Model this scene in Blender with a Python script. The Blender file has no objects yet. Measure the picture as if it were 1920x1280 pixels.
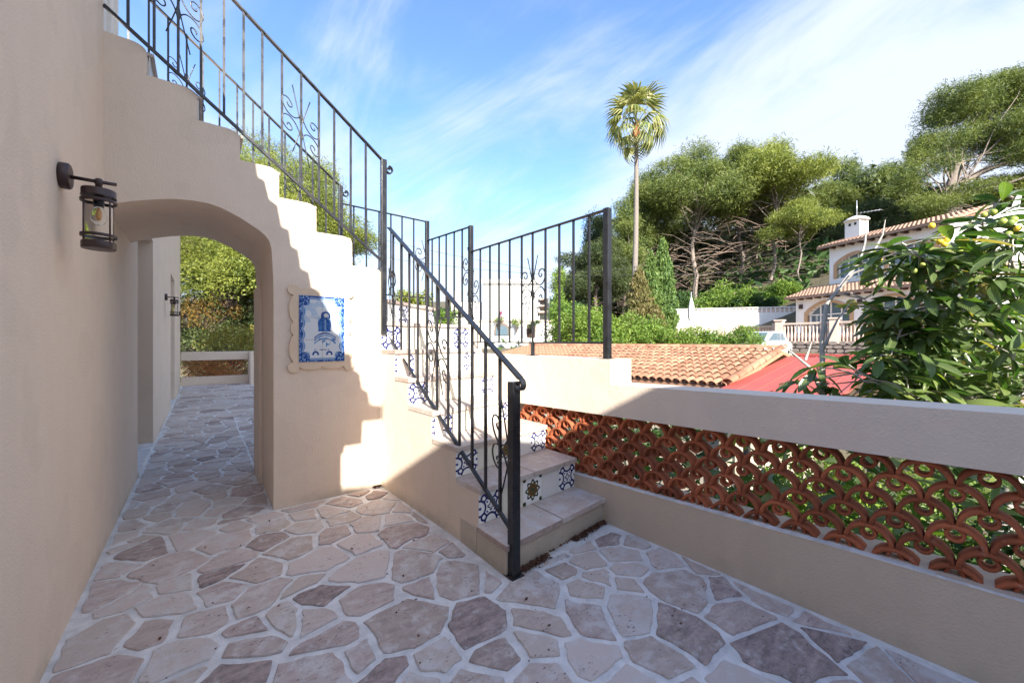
import bpy, math, random
import numpy as np
from mathutils import Vector, Matrix, noise as mnoise
rnd = random.Random(7)
PI = math.pi
R = math.radians
sc = bpy.context.scene
COL = sc.collection

# ------------------------------------------------------------------ camera
EYE = 1.4
FPX = 740.0                              # focal length in pixels of the 1920 px wide photograph
YAW = math.atan(579 / FPX)
SN, CS = math.sin(YAW), math.cos(YAW)
cam_d = bpy.data.cameras.new('camera')
cam_d.sensor_width = 36.0
cam_d.lens = FPX / 1920 * 36.0
cam_d.clip_start = 0.05
cam_d.clip_end = 2000
cam = bpy.data.objects.new('camera', cam_d)
COL.objects.link(cam)
cam.location = (0, 0, EYE)
cam.rotation_euler = (R(90), 0, -YAW)
sc.camera = cam

# ------------------------------------------------------------------ light
SUN = Vector((-.376, -.927, .574)).normalized()      # towards the sun
world = bpy.data.worlds.new('World')
sc.world = world
world.use_nodes = True
sun_d = bpy.data.lights.new('sun', 'SUN')
sun_d.energy = 4.3
sun_d.angle = R(0.53)
sun_d.color = (1.0, .93, .82)
sun = bpy.data.objects.new('sun', sun_d)
COL.objects.link(sun)
sun.rotation_euler = (-SUN).to_track_quat('-Z', 'Y').to_euler()
sun.location = SUN * 60
sc.view_settings.view_transform = 'Standard'
sc.view_settings.look = 'None'
sc.view_settings.gamma = 1.0
sc.view_settings.exposure = 1.70
sc.view_settings.use_curve_mapping = False
sc.cycles.max_bounces = 8
sc.cycles.diffuse_bounces = 5
sc.cycles.transparent_max_bounces = 8


class NT:
    """small helper for building node trees"""
    def __init__(s, tree):
        s.t = tree
        s.n = tree.nodes
        s.l = tree.links

    def add(s, kind, **kw):
        nd = s.n.new(kind)
        for k, v in kw.items():
            if k.startswith('i_'):
                key = k[2:]
                key = int(key) if key.isdigit() else key.replace('_', ' ')
                s.put(nd.inputs[key], v)
            else:
                setattr(nd, k, v)
        return nd

    def put(s, sock, v):
        if isinstance(v, bpy.types.NodeSocket):
            s.l.new(v, sock)
        elif isinstance(v, bpy.types.Node):
            s.l.new(v.outputs[0], sock)
        else:
            if isinstance(v, tuple) and len(v) == 3 and sock.type == 'RGBA':
                v = (*v, 1)
            sock.default_value = v

    def math(s, op, a, b=0.0, c=None, clamp=False):
        nd = s.n.new('ShaderNodeMath')
        nd.operation = op
        nd.use_clamp = clamp
        s.put(nd.inputs[0], a)
        s.put(nd.inputs[1], b)
        if c is not None:
            s.put(nd.inputs[2], c)
        return nd.outputs[0]

    def mix(s, f, a, b, blend='MIX'):
        nd = s.n.new('ShaderNodeMix')
        nd.data_type = 'RGBA'
        nd.blend_type = blend
        s.put(nd.inputs[0], f)
        s.put(nd.inputs[6], a)
        s.put(nd.inputs[7], b)
        return nd.outputs[2]

    def noise(s, vec, scale, detail=4.0, rough=.55, dist=0.0, out=0):
        nd = s.n.new('ShaderNodeTexNoise')
        if vec is not None:
            s.put(nd.inputs['Vector'], vec)
        nd.inputs['Scale'].default_value = scale
        nd.inputs['Detail'].default_value = detail
        nd.inputs['Roughness'].default_value = rough
        nd.inputs['Distortion'].default_value = dist
        return nd.outputs[out]

    def ramp(s, f, lo, hi, a=0.0, b=1.0):
        nd = s.n.new('ShaderNodeMapRange')
        nd.clamp = True
        nd.interpolation_type = 'SMOOTHSTEP'
        s.put(nd.inputs[0], f)
        nd.inputs[1].default_value = lo
        nd.inputs[2].default_value = hi
        nd.inputs[3].default_value = a
        nd.inputs[4].default_value = b
        return nd.outputs[0]


# sky: physical sky with a layer of cirrus
w = NT(world.node_tree)
w.n.clear()
sky = w.add('ShaderNodeTexSky', sky_type='NISHITA')
sky.sun_disc = False
sky.sun_elevation = math.asin(SUN.z)
sky.sun_rotation = math.atan2(SUN.x, SUN.y)
sky.air_density = 1.0
sky.dust_density = .6
sky.ozone_density = 2.2
tc = w.add('ShaderNodeTexCoord')
sep = w.add('ShaderNodeSeparateXYZ', i_0=tc.outputs['Generated'])
den = w.math('ADD', w.math('MAXIMUM', sep.outputs[2], 0.0), .22)
px = w.math('DIVIDE', sep.outputs[0], den)
py = w.math('DIVIDE', sep.outputs[1], den)
cmb = w.add('ShaderNodeCombineXYZ', i_0=px, i_1=py)
mp = w.add('ShaderNodeMapping', i_Vector=cmb.outputs[0])
mp.inputs['Rotation'].default_value = (0, 0, R(-62))
mp.inputs['Scale'].default_value = (1.0, .30, 1.0)
streak = w.noise(mp.outputs[0], 2.6, 7, .62, .9)
broad = w.noise(cmb.outputs[0], .95, 4, .5, .4)
# the broad bank of cloud on the right of the view
cl = w.math('ADD', w.math('MULTIPLY', streak, .55), w.math('MULTIPLY', broad, .62))
bank = w.ramp(w.math('SUBTRACT', w.math('MULTIPLY', px, .62), w.math('MULTIPLY', py, .50)), .15, .75, 0.0, .18)
low = w.ramp(sep.outputs[2], .04, .50, .19, 0.0)
cl = w.math('ADD', w.math('ADD', cl, bank), low)
mask = w.ramp(cl, .51, .80, .04, .90)
cloudcol = w.add('ShaderNodeRGB')
cloudcol.outputs[0].default_value = (2.95, 3.2, 3.65, 1)
skyc = w.mix(1.0, sky.outputs[0], (.78, .97, 1.2, 1), 'MULTIPLY')
mixed = w.mix(mask, skyc, cloudcol.outputs[0])
bg = w.add('ShaderNodeBackground')
w.put(bg.inputs[0], mixed)
bg.inputs[1].default_value = .105
wo = w.add('ShaderNodeOutputWorld')
w.l.new(bg.outputs[0], wo.inputs[0])


# ------------------------------------------------------------------ helpers
def P(x, y, Z):
    """world point seen at pixel (x, y) of the 1920x1280 photograph at camera depth Z; only used to survey the place"""
    u = (x - 960) / FPX * Z
    return Vector((SN * Z + CS * u, CS * Z - SN * u, EYE - (y - 640) * Z / FPX))


WL = {}                                       # world location of every object we make


def tag(o, label=None, cat=None, group=None, kind=None):
    if label: o['label'] = label
    if cat: o['category'] = cat
    if group: o['group'] = group
    if kind: o['kind'] = kind
    return o


def thing(name, label, cat, loc=(0, 0, 0), group=None):
    o = bpy.data.objects.new(name, None)
    o.empty_display_size = .2
    COL.objects.link(o)
    o.location = loc
    WL[o.name] = Vector(loc)
    return tag(o, label, cat, group)


def place(name, me, loc, parent=None):
    o = bpy.data.objects.new(name, me)
    COL.objects.link(o)
    WL[o.name] = Vector(loc)
    if parent is not None:
        o.parent = parent
        o.location = Vector(loc) - WL[parent.name]
    else:
        o.location = loc
    return o


def tufts3(centers, size, flat, tri, up, spread, w_):
    V, F = tufts(centers, size, flat, tri, up, spread, w_)
    V = V.reshape(-1, 4, 3)
    V = np.stack([V[:, 0], V[:, 1], V[:, 2]], 1).reshape(-1, 3)
    return V, np.arange(len(V)).reshape(-1, 3)


def mesh_np(name, V, F, mat, uv=None, smooth=False):
    """fast mesh of equal-sized faces from numpy arrays"""
    V = np.asarray(V, np.float32)
    F = np.asarray(F, np.int32)
    k = F.shape[1]
    me = bpy.data.meshes.new(name)
    me.vertices.add(len(V))
    me.vertices.foreach_set('co', V.ravel())
    me.loops.add(F.size)
    me.loops.foreach_set('vertex_index', F.ravel())
    me.polygons.add(len(F))
    me.polygons.foreach_set('loop_start', np.arange(0, F.size, k, dtype=np.int32))
    me.polygons.foreach_set('loop_total', np.full(len(F), k, np.int32))
    if smooth:
        me.polygons.foreach_set('use_smooth', np.ones(len(F), bool))
    me.update(calc_edges=True)
    if mat: me.materials.append(mat)
    return me


class MB:
    """collects shapes, then links them as one mesh object"""
    def __init__(s):
        s.v = []
        s.f = []
        s.sm = []

    def add(s, vs, fs, smooth=False):
        n = len(s.v)
        s.v += [tuple(v) for v in vs]
        s.f += [tuple(i + n for i in f) for f in fs]
        s.sm += [smooth] * len(fs)

    def box(s, a, b):
        x0, y0, z0 = a
        x1, y1, z1 = b
        s.add([(x0, y0, z0), (x1, y0, z0), (x1, y1, z0), (x0, y1, z0), (x0, y0, z1), (x1, y0, z1), (x1, y1, z1), (x0, y1, z1)],
              [(0, 3, 2, 1), (4, 5, 6, 7), (0, 1, 5, 4), (1, 2, 6, 5), (2, 3, 7, 6), (3, 0, 4, 7)])

    def obox(s, o, ax, ay, az):
        """box from corner o along three vectors"""
        o, ax, ay, az = map(Vector, (o, ax, ay, az))
        s.add([o, o + ax, o + ax + ay, o + ay, o + az, o + ax + az, o + ax + ay + az, o + ay + az],
              [(0, 3, 2, 1), (4, 5, 6, 7), (0, 1, 5, 4), (1, 2, 6, 5), (2, 3, 7, 6), (3, 0, 4, 7)])

    def prism(s, poly, ext, smooth=False):
        """closed polygon (3D points) extruded by vector ext"""
        n = len(poly)
        ext = Vector(ext)
        a = [Vector(p) for p in poly]
        vs = a + [p + ext for p in a]
        s.add(vs, [tuple(range(n))[::-1], tuple(range(n, 2 * n))])
        s.add(vs, [(i, (i + 1) % n, n + (i + 1) % n, n + i) for i in range(n)], smooth)

    def bar(s, p, q, w, h=None, up=(0, 0, 1)):
        """rectangular bar from p to q"""
        p, q = Vector(p), Vector(q)
        h = h or w
        d = (q - p).normalized()
        up = Vector(up)
        if abs(d.dot(up)) > .95: up = Vector((0, 1, 0))
        a = d.cross(up).normalized()
        b = a.cross(d).normalized()
        a *= w / 2
        b *= h / 2
        s.add([p - a - b, p + a - b, p + a + b, p - a + b, q - a - b, q + a - b, q + a + b, q - a + b],
              [(0, 3, 2, 1), (4, 5, 6, 7), (0, 1, 5, 4), (1, 2, 6, 5), (2, 3, 7, 6), (3, 0, 4, 7)])

    def tube(s, pts, r, n=6, caps=True):
        pts = [Vector(p) for p in pts]
        if not isinstance(r, (list, tuple)): r = [r] * len(pts)
        base = len(s.v)
        ref = None
        for i, p in enumerate(pts):
            d = (pts[min(i + 1, len(pts) - 1)] - pts[max(i - 1, 0)])
            if d.length < 1e-9: d = Vector((0, 0, 1))
            d.normalize()
            if ref is None:
                ref = Vector((1, 0, 0)) if abs(d.x) < .8 else Vector((0, 1, 0))
            a = (ref - d * ref.dot(d)).normalized()
            ref = a
            b = d.cross(a)
            for k in range(n):
                t = 2 * PI * k / n
                s.v.append(tuple(p + (a * math.cos(t) + b * math.sin(t)) * r[i]))
        for i in range(len(pts) - 1):
            for k in range(n):
                k2 = (k + 1) % n
                s.f.append((base + i * n + k, base + i * n + k2, base + (i + 1) * n + k2, base + (i + 1) * n + k))
                s.sm.append(True)
        if caps:
            s.f.append(tuple(base + k for k in range(n))[::-1]); s.sm.append(False)
            s.f.append(tuple(base + (len(pts) - 1) * n + k for k in range(n))); s.sm.append(False)

    def lathe(s, c, prof, n=20, axis='z', caps=True):
        """prof: list of (r, h) along axis"""
        c = Vector(c)
        base = len(s.v)
        for (r, h) in prof:
            for k in range(n):
                t = 2 * PI * k / n
                u, v = r * math.cos(t), r * math.sin(t)
                q = Vector((u, v, h)) if axis == 'z' else (Vector((h, u, v)) if axis == 'x' else Vector((u, h, v)))
                s.v.append(tuple(c + q))
        for i in range(len(prof) - 1):
            for k in range(n):
                k2 = (k + 1) % n
                s.f.append((base + i * n + k, base + i * n + k2, base + (i + 1) * n + k2, base + (i + 1) * n + k)); s.sm.append(True)
        if caps:
            s.f.append(tuple(base + k for k in range(n))[::-1]); s.sm.append(False)
            s.f.append(tuple(base + (len(prof) - 1) * n + k for k in range(n))); s.sm.append(False)

    def mesh(s, name, mat, center=None):
        V = np.array(s.v, np.float64)
        if center is None:
            center = (V.min(0) + V.max(0)) / 2
        me = bpy.data.meshes.new(name)
        me.from_pydata([tuple(v) for v in (V - np.array(center))], [], s.f)
        me.polygons.foreach_set('use_smooth', s.sm)
        me.update()
        if mat: me.materials.append(mat)
        return me, Vector(center)

    def build(s, name, mat, parent=None, bevel=0, seg=2, flip=False):
        me, c = s.mesh(name, mat)
        import bmesh
        bm = bmesh.new()
        bm.from_mesh(me)
        bmesh.ops.recalc_face_normals(bm, faces=bm.faces)
        bm.to_mesh(me)
        bm.free()
        o = place(name, me, c, parent)
        if bevel:
            m = o.modifiers.new('bevel', 'BEVEL')
            m.width = bevel
            m.segments = seg
            m.limit_method = 'ANGLE'
            m.angle_limit = R(40)
        return o


def box_part(name, a, b, mat, parent=None, bevel=0):
    m = MB()
    m.box(a, b)
    return m.build(name, mat, parent, bevel)


# ------------------------------------------------------------------ materials
def new_mat(name):
    m = bpy.data.materials.new(name)
    m.use_nodes = True
    t = NT(m.node_tree)
    bs = t.n['Principled BSDF']
    return m, t, bs


def world_pos(t):
    return t.add('ShaderNodeNewGeometry').outputs['Position']


def plain(name, col, rough=.6, metal=0.0, var=.12, scale=6.0, bump=0.0, bscale=60, spec=.5):
    m, t, b = new_mat(name)
    pos = world_pos(t)
    n = t.noise(pos, scale, 5)
    f = t.math('MULTIPLY_ADD', n, 2 * var, 1 - var)
    nd = t.add('ShaderNodeVectorMath', operation='SCALE')
    nd.inputs[0].default_value = col
    t.put(nd.inputs['Scale'], f)
    t.put(b.inputs['Base Color'], nd.outputs[0])
    b.inputs['Roughness'].default_value = rough
    b.inputs['Metallic'].default_value = metal
    b.inputs['Specular IOR Level'].default_value = spec
    if bump:
        bn = t.add('ShaderNodeBump')
        bn.inputs['Strength'].default_value = 1
        bn.inputs['Distance'].default_value = bump
        t.put(bn.inputs['Height'], t.noise(pos, bscale, 3))
        t.put(b.inputs['Normal'], bn.outputs[0])
    return m


def stucco(name, col, bump=.0042, scale=85, stain=.10):
    m, t, b = new_mat(name)
    pos = world_pos(t)
    a = t.noise(pos, 1.1, 5, .6)
    g = t.noise(pos, 14, 4, .6)
    fine = t.noise(pos, scale, 2, .5)
    grit = t.noise(pos, scale * 3.2, 2, .5)
    f = t.math('ADD', t.math('MULTIPLY', a, stain), t.math('ADD', t.math('MULTIPLY', g, stain * .45), t.math('MULTIPLY', grit, .12)))
    mr = t.add('ShaderNodeMapping', i_Vector=pos)
    mr.inputs['Scale'].default_value = (5, 5, .35)
    run = t.noise(mr.outputs[0], 1.6, 5, .6)
    patch_ = t.ramp(t.noise(pos, 2.3, 2, .5), .56, .60, 0, .035)
    f = t.math('ADD', f, t.math('SUBTRACT', t.math('MULTIPLY', run, stain * .9), patch_))
    f = t.math('ADD', f, 1 - stain * 1.2 - .06)
    nd = t.add('ShaderNodeVectorMath', operation='SCALE')
    nd.inputs[0].default_value = col
    t.put(nd.inputs['Scale'], f)
    sp = t.add('ShaderNodeSeparateXYZ', i_0=pos)
    # splash dirt just above the paving, with a shape of its own
    dirt = t.math('MULTIPLY', t.ramp(t.math('ADD', sp.outputs[2], t.math('MULTIPLY', g, .10)), .03, .16, .62, 0.0), t.ramp(a, .4, .62))
    base = t.mix(dirt, nd.outputs[0], (col[0] * .50, col[1] * .52, col[2] * .48, 1))
    t.put(b.inputs['Base Color'], base)
    b.inputs['Roughness'].default_value = .88
    b.inputs['Specular IOR Level'].default_value = .25
    bn = t.add('ShaderNodeBump')
    bn.inputs['Strength'].default_value = .75
    bn.inputs['Distance'].default_value = bump
    trowel = t.noise(pos, 5.5, 3, .5)
    t.put(bn.inputs['Height'], t.math('ADD', t.math('ADD', fine, t.math('MULTIPLY', grit, .5)), t.math('MULTIPLY', trowel, 2.2)))
    t.put(b.inputs['Normal'], bn.outputs[0])
    return m


def leafy(name, cols, rough=.55, trans=.28, island=True, hue=.0):
    """foliage: each leaf or tuft takes its own tone"""
    m, t, b = new_mat(name)
    if island:
        r = t.add('ShaderNodeNewGeometry').outputs['Random Per Island']
    else:
        r = t.add('ShaderNodeObjectInfo').outputs['Random']
    cr = t.add('ShaderNodeValToRGB')
    el = cr.color_ramp.elements
    el[0].position = 0
    el[0].color = (*cols[0], 1)
    el[1].position = 1
    el[1].color = (*cols[-1], 1)
    for i, c in enumerate(cols[1:-1]):
        e = el.new((i + 1) / (len(cols) - 1))
        e.color = (*c, 1)
    t.put(cr.inputs[0], r)
    pos = world_pos(t)
    n = t.noise(pos, .55, 3)
    col = t.mix(t.ramp(n, .35, .65, 0, .45), cr.outputs[0], (cols[-1][0] * 1.15, cols[-1][1] * 1.1, cols[-1][2], 1))
    t.put(b.inputs['Base Color'], col)
    b.inputs['Roughness'].default_value = rough
    b.inputs['Specular IOR Level'].default_value = .35
    tr = t.add('ShaderNodeBsdfTranslucent')
    t.put(tr.inputs[0], t.mix(1.0, col, (1.25, 1.25, .6, 1), 'MULTIPLY'))
    mx = t.add('ShaderNodeMixShader')
    mx.inputs[0].default_value = trans
    t.l.new(b.outputs[0], mx.inputs[1])
    t.l.new(tr.outputs[0], mx.inputs[2])
    t.l.new(mx.outputs[0], t.n['Material Output'].inputs[0])
    return m


WALLC = (.715, .60, .495)
M = {}
M['stucco'] = stucco('beige stucco', WALLC)
M['stucco_pale'] = stucco('pale cream stucco', (.76, .70, .61), stain=.08)
M['stucco_base'] = stucco('bare cement render', (.52, .45, .36), stain=.22)
M['stucco_low'] = stucco('tan stucco of the low wall', (.60, .485, .37), stain=.14)
M['white_wall'] = stucco('white wall', (.80, .78, .74), stain=.06)
M['iron'] = plain('black painted iron', (.012, .013, .016), .30, 0, .3, 30, .0004, 300, .6)
_m = M['iron']; _t = NT(_m.node_tree); _b = _t.n['Principled BSDF']
_src = _b.inputs['Base Color'].links[0].from_socket
_t.put(_b.inputs['Base Color'], _t.mix(_t.ramp(_t.noise(world_pos(_t), 22, 6, .75), .64, .70, 0, .8), _src, (.085, .035, .016, 1)))
_t.put(_b.inputs['Roughness'], _t.ramp(_t.noise(world_pos(_t), 9, 4), .3, .7, .22, .5))
M['bronze'] = plain('brown painted metal', (.045, .024, .022), .38, 0, .2, 40, .0004, 400)
M['terracotta'] = plain('terracotta breeze block', (.37, .112, .052), .82, 0, .42, 9, .0016, 120, .3)
_t = NT(M['terracotta'].node_tree); _b = _t.n['Principled BSDF']
_src = _b.inputs['Base Color'].links[0].from_socket
_oi = _t.add('ShaderNodeObjectInfo').outputs['Random']
_c = _t.mix(_oi, _t.mix(1.0, _src, (.62, .58, .55, 1), 'MULTIPLY'), _t.mix(1.0, _src, (1.18, 1.12, 1.05, 1), 'MULTIPLY'))
_c = _t.mix(_t.ramp(_t.noise(world_pos(_t), 26, 6, .7), .60, .72, 0, .45), _c, (.42, .34, .29, 1))
_t.put(_b.inputs['Base Color'], _c)
M['clay'] = None
M['red_metal'] = plain('red painted sheet', (.40, .085, .070), .55, 0, .22, 1.7, .002, 5)
M['sandstone'] = plain('sandstone arch', (.47, .30, .17), .85, 0, .15, 5, .003, 40)
M['baluster'] = plain('pink cast stone', (.62, .48, .39), .8, 0, .12, 5)
M['dark'] = plain('dark recess', (.02, .02, .02), .9)
M['wood_dark'] = plain('dark beam', (.07, .035, .02), .7)
M['grey_door'] = plain('grey painted door', (.40, .39, .37), .6, 0, .05)
M['tread_far'] = None
M['car_white'] = plain('white car paint', (.80, .81, .82), .2, 0, .02)
M['rubber'] = plain('black rubber', (.02, .02, .02), .7)
M['parasol'] = plain('white canvas', (.78, .77, .73), .9, 0, .04)
M['grey_metal'] = plain('grey metal', (.45, .46, .48), .4, .4, .05)
M['cable'] = plain('cable', (.03, .03, .03), .6)
M['litter'] = plain('dry leaf litter', (.10, .045, .025), .9, 0, .6, 60)
M['bark'] = plain('pale pine bark', (.24, .20, .17), .9, 0, .35, 8, .012, 25, .2)
M['bark_dark'] = plain('dark bark', (.13, .10, .085), .9, 0, .35, 8, .01, 30, .2)
M['bark_grey'] = plain('grey smooth bark', (.40, .37, .33), .85, 0, .35, 22, .002, 90, .2)
M['palm_trunk'] = plain('palm trunk', (.22, .19, .165), .9, 0, .25, 9, .01, 22, .2)
M['curtain'] = plain('pale curtain', (.62, .66, .58), .9, 0, .05)
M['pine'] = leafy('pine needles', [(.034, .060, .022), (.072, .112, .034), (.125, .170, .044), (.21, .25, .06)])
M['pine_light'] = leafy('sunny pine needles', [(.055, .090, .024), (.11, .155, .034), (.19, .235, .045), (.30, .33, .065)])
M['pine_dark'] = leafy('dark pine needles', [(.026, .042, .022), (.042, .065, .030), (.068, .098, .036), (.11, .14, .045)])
M['cypress'] = leafy('cypress foliage', [(.055, .115, .032), (.095, .175, .045), (.16, .235, .06)])
M['conifer_brown'] = leafy('bronzed conifer foliage', [(.07, .10, .03), (.13, .15, .045), (.21, .16, .07)])
M['shrub'] = leafy('bright shrub leaves', [(.045, .10, .018), (.085, .17, .026), (.14, .24, .035), (.20, .29, .05)])
M['shrub_dark'] = leafy('dark shrub leaves', [(.020, .050, .018), (.035, .085, .024), (.07, .13, .035)])
M['orange'] = leafy('rusty shrub leaves', [(.13, .11, .03), (.24, .13, .04), (.30, .20, .05)])
M['yellow'] = leafy('yellow shrub leaves', [(.20, .17, .03), (.32, .26, .05), (.17, .19, .04)])
M['palm'] = leafy('palm leaf', [(.06, .11, .035), (.16, .21, .06), (.40, .38, .18)], .4, .3)
M['twig'] = plain('dead twigs', (.24, .175, .135), .9, 0, .3, 4)
M['dish'] = plain('satellite dish', (.55, .57, .60), .5)
M['pink'] = leafy('pink blossom', [(.45, .12, .25), (.60, .2, .35)])

# glass
m, t, b = new_mat('window glass')
b.inputs['Base Color'].default_value = (.10, .15, .19, 1)
b.inputs['Roughness'].default_value = .04
b.inputs['Specular IOR Level'].default_value = 1.0
M['glass'] = m
m, t, b = new_mat('clear lamp glass')
b.inputs['Base Color'].default_value = (.95, .97, .97, 1)
b.inputs['Roughness'].default_value = .02
b.inputs['Transmission Weight'].default_value = 1.0
b.inputs['IOR'].default_value = 1.12
M['lamp_glass'] = m
M['bulb'] = plain('amber filament', (.75, .38, .14), .3, 0, .1, 20)

# roof clay, each tile its own tone
m, t, b = new_mat('clay roof tile')
oi = t.add('ShaderNodeObjectInfo').outputs['Random']
pos = world_pos(t)
cr = t.add('ShaderNodeValToRGB')
cr.color_ramp.elements[0].color = (.20, .090, .055, 1)
cr.color_ramp.elements[1].color = (.42, .225, .140, 1)
t.put(cr.inputs[0], t.math('ADD', t.math('MULTIPLY', oi, .75), t.math('MULTIPLY', t.noise(pos, 9, 5), .4)))
lich = t.ramp(t.noise(pos, 9, 6, .7), .56, .70, 0, .5)
t.put(b.inputs['Base Color'], t.mix(lich, cr.outputs[0], (.42, .36, .28, 1)))
b.inputs['Roughness'].default_value = .85
b.inputs['Specular IOR Level'].default_value = .25
M['clay'] = m

M['clay_far'] = plain('weathered roof tile', (.36, .235, .17), .9, 0, .4, 3.5)
# travertine paving stones
def stone_mat(name, dark, light, smear=(.60, .58, .57)):
    m, t, b = new_mat(name)
    oi = t.add('ShaderNodeObjectInfo').outputs['Random']
    isl = t.add('ShaderNodeNewGeometry').outputs['Random Per Island']
    oi = t.math('FRACT', t.math('ADD', oi, isl))
    pos = world_pos(t)
    off = t.add('ShaderNodeVectorMath', operation='ADD')
    t.put(off.inputs[0], pos)
    cx = t.add('ShaderNodeCombineXYZ', i_0=t.math('MULTIPLY', oi, 37.0), i_1=t.math('MULTIPLY', oi, 91.0))
    t.put(off.inputs[1], cx.outputs[0])
    v = off.outputs[0]
    mp = t.add('ShaderNodeMapping', i_Vector=v)
    t.put(mp.inputs['Rotation'], t.add('ShaderNodeCombineXYZ', i_2=t.math('MULTIPLY', oi, 12.0)).outputs[0])
    mp.inputs['Scale'].default_value = (1, 3.2, 1)
    band = t.noise(mp.outputs[0], 6, 8, .68, .25)
    cloud = t.noise(v, 4, 5, .6)
    tone = t.math('ADD', t.math('MULTIPLY', oi, .62), t.math('ADD', t.math('MULTIPLY', band, .80), t.math('MULTIPLY', t.noise(v, 38, 5, .7), .42)))
    cr = t.add('ShaderNodeValToRGB')
    el = cr.color_ramp.elements
    el[0].position = .50
    el[0].color = (*dark, 1)
    el[1].position = 1.15 if False else 1.0
    el[1].color = (*light, 1)
    e = el.new(.72)
    e.color = tuple((a + c) / 2 * k for a, c, k in zip(dark, light, (1.06, .97, .97))) + (1,)
    t.put(cr.inputs[0], tone)
    # pinkish or tan cast per stone
    col = t.mix(t.math('MULTIPLY', t.math('FRACT', t.math('MULTIPLY', oi, 7.3)), .55), cr.outputs[0], (.44, .37, .31, 1))
    # grout smeared over the stone
    sm = t.noise(v, 9, 8, .72, .15)
    smear_f = t.ramp(t.math('ADD', t.math('ADD', sm, .03), t.math('MULTIPLY', t.math('FRACT', t.math('MULTIPLY', oi, 3.1)), .12)), .56, .74, 0, .8)
    col = t.mix(smear_f, col, (*smear, 1))
    # open pores
    pore = t.noise(mp.outputs[0], 34, 4, .7)
    pm = t.ramp(pore, .615, .66)
    patch = t.ramp(t.noise(v, 5.5, 2), .49, .60)
    pf = t.math('MULTIPLY', pm, patch)
    col = t.mix(pf, col, (.075, .055, .05, 1))
    t.put(b.inputs['Base Color'], col)
    b.inputs['Roughness'].default_value = .72
    b.inputs['Specular IOR Level'].default_value = .3
    bn = t.add('ShaderNodeBump')
    bn.inputs['Strength'].default_value = .8
    bn.inputs['Distance'].default_value = .004
    t.put(bn.inputs['Height'], t.math('SUBTRACT', t.math('ADD', band, t.math('MULTIPLY', t.noise(v, 70, 4, .65), .7)), t.math('MULTIPLY', pf, 1.2)))
    t.put(b.inputs['Normal'], bn.outputs[0])
    return m


M['stone'] = stone_mat('travertine paving', (.190, .153, .148), (.60, .52, .485))
M['slab'] = stone_mat('travertine tread', (.27, .215, .19), (.56, .47, .41))
m, t, b = new_mat('paving mortar')
pos = world_pos(t)
n1 = t.noise(pos, 9, 6, .65)
n2 = t.noise(pos, 90, 3, .6)
spk = t.ramp(t.noise(pos, 55, 3, .6), .70, .76, 0, .7)
c = t.mix(t.ramp(n1, .3, .7), (.56, .555, .55, 1), (.78, .775, .77, 1))
st_ = t.ramp(t.noise(pos, 2.2, 5, .65), .54, .70, 0, .22)
c = t.mix(st_, c, (.40, .35, .30, 1))
t.put(b.inputs['Base Color'], t.mix(spk, c, (.16, .13, .11, 1)))
b.inputs['Roughness'].default_value = .9
b.inputs['Specular IOR Level'].default_value = .2
bn = t.add('ShaderNodeBump')
bn.inputs['Distance'].default_value = .005
t.put(bn.inputs['Height'], t.math('ADD', n1, t.math('MULTIPLY', n2, .4)))
t.put(b.inputs['Normal'], bn.outputs[0])
M['mortar'] = m

M['soil'] = plain('garden ground', (.10, .085, .05), .95, 0, .5, 1.5, .05, 6)
M['rubble'] = plain('rubble stone', (.27, .22, .19), .9, 0, .35, 3, .01, 18)
M['rubble_mortar'] = plain('rubble wall mortar', (.16, .13, .11), .95, 0, .2, 6)

# printed tiles: patterns computed here and used as flat print on real tiles
def print_mat(name, arr, rough=.18):
    h, w_ = arr.shape[:2]
    im = bpy.data.images.new(name, w_, h)
    a = np.ones((h, w_, 4), np.float32)
    a[..., :3] = np.clip(arr, 0, 1)
    im.pixels.foreach_set(a[::-1].ravel())
    im.pack()
    m, t, b = new_mat(name)
    tx = t.add('ShaderNodeTexImage', image=im, extension='EXTEND')
    uvn = t.add('ShaderNodeUVMap', uv_map='UVMap')
    t.put(tx.inputs[0], uvn.outputs[0])
    t.put(b.inputs['Base Color'], tx.outputs[0])
    b.inputs['Roughness'].default_value = rough
    return m


def sm(x, a, b):
    t_ = np.clip((x - a) / (b - a), 0, 1)
    return t_ * t_ * (3 - 2 * t_)


N = 160
yy, xx = np.mgrid[0:N, 0:N] / (N - 1) * 2 - 1
ax_, ay_ = np.abs(xx), np.abs(yy)
white = np.array([.92, .92, .90])
def over(img, mask_, col):
    return img * (1 - mask_[..., None]) + np.array(col) * mask_[..., None]
img = np.ones((N, N, 3)) * white
rc = np.hypot(ax_ - 1.0, ay_)              # arcs opening to each side
arc = 1 - sm(np.abs(rc - .52), .05, .09)
rc2 = np.hypot(ax_, ay_ - 1.0)
arc2 = 1 - sm(np.abs(rc2 - .52), .05, .09)
img = over(img, np.maximum(arc, arc2), (.06, .10, .34))
rr = np.hypot(ax_ - .62, ay_ - .62)
img = over(img, (1 - sm(np.abs(rr - .22), .05, .09)) * (np.hypot(xx, yy) > .62), (.07, .11, .37))
r0 = np.hypot(xx, yy)
th = np.arctan2(yy, xx)
img = over(img, 1 - sm(np.abs(r0 - (.20 + .07 * np.cos(4 * th))), .04, .07), (.06, .10, .34))
img = over(img, 1 - sm(np.hypot(ax_ - .33, ay_ - .33), .05, .09), (.06, .12, .5))
img = over(img, (1 - sm(np.hypot(ax_ - .93, ay_), .07, .12)), (.08, .14, .5))
M['tile_blue'] = print_mat('blue scroll tile print', img)
img = np.ones((N, N, 3)) * white
pet = np.abs(r0 - (.62 + .10 * np.cos(8 * th)))
img = over(img, 1 - sm(r0, .48, .54), (.44, .33, .12))
img = over(img, 1 - sm(pet, .06, .11), (.16, .21, .12))
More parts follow.
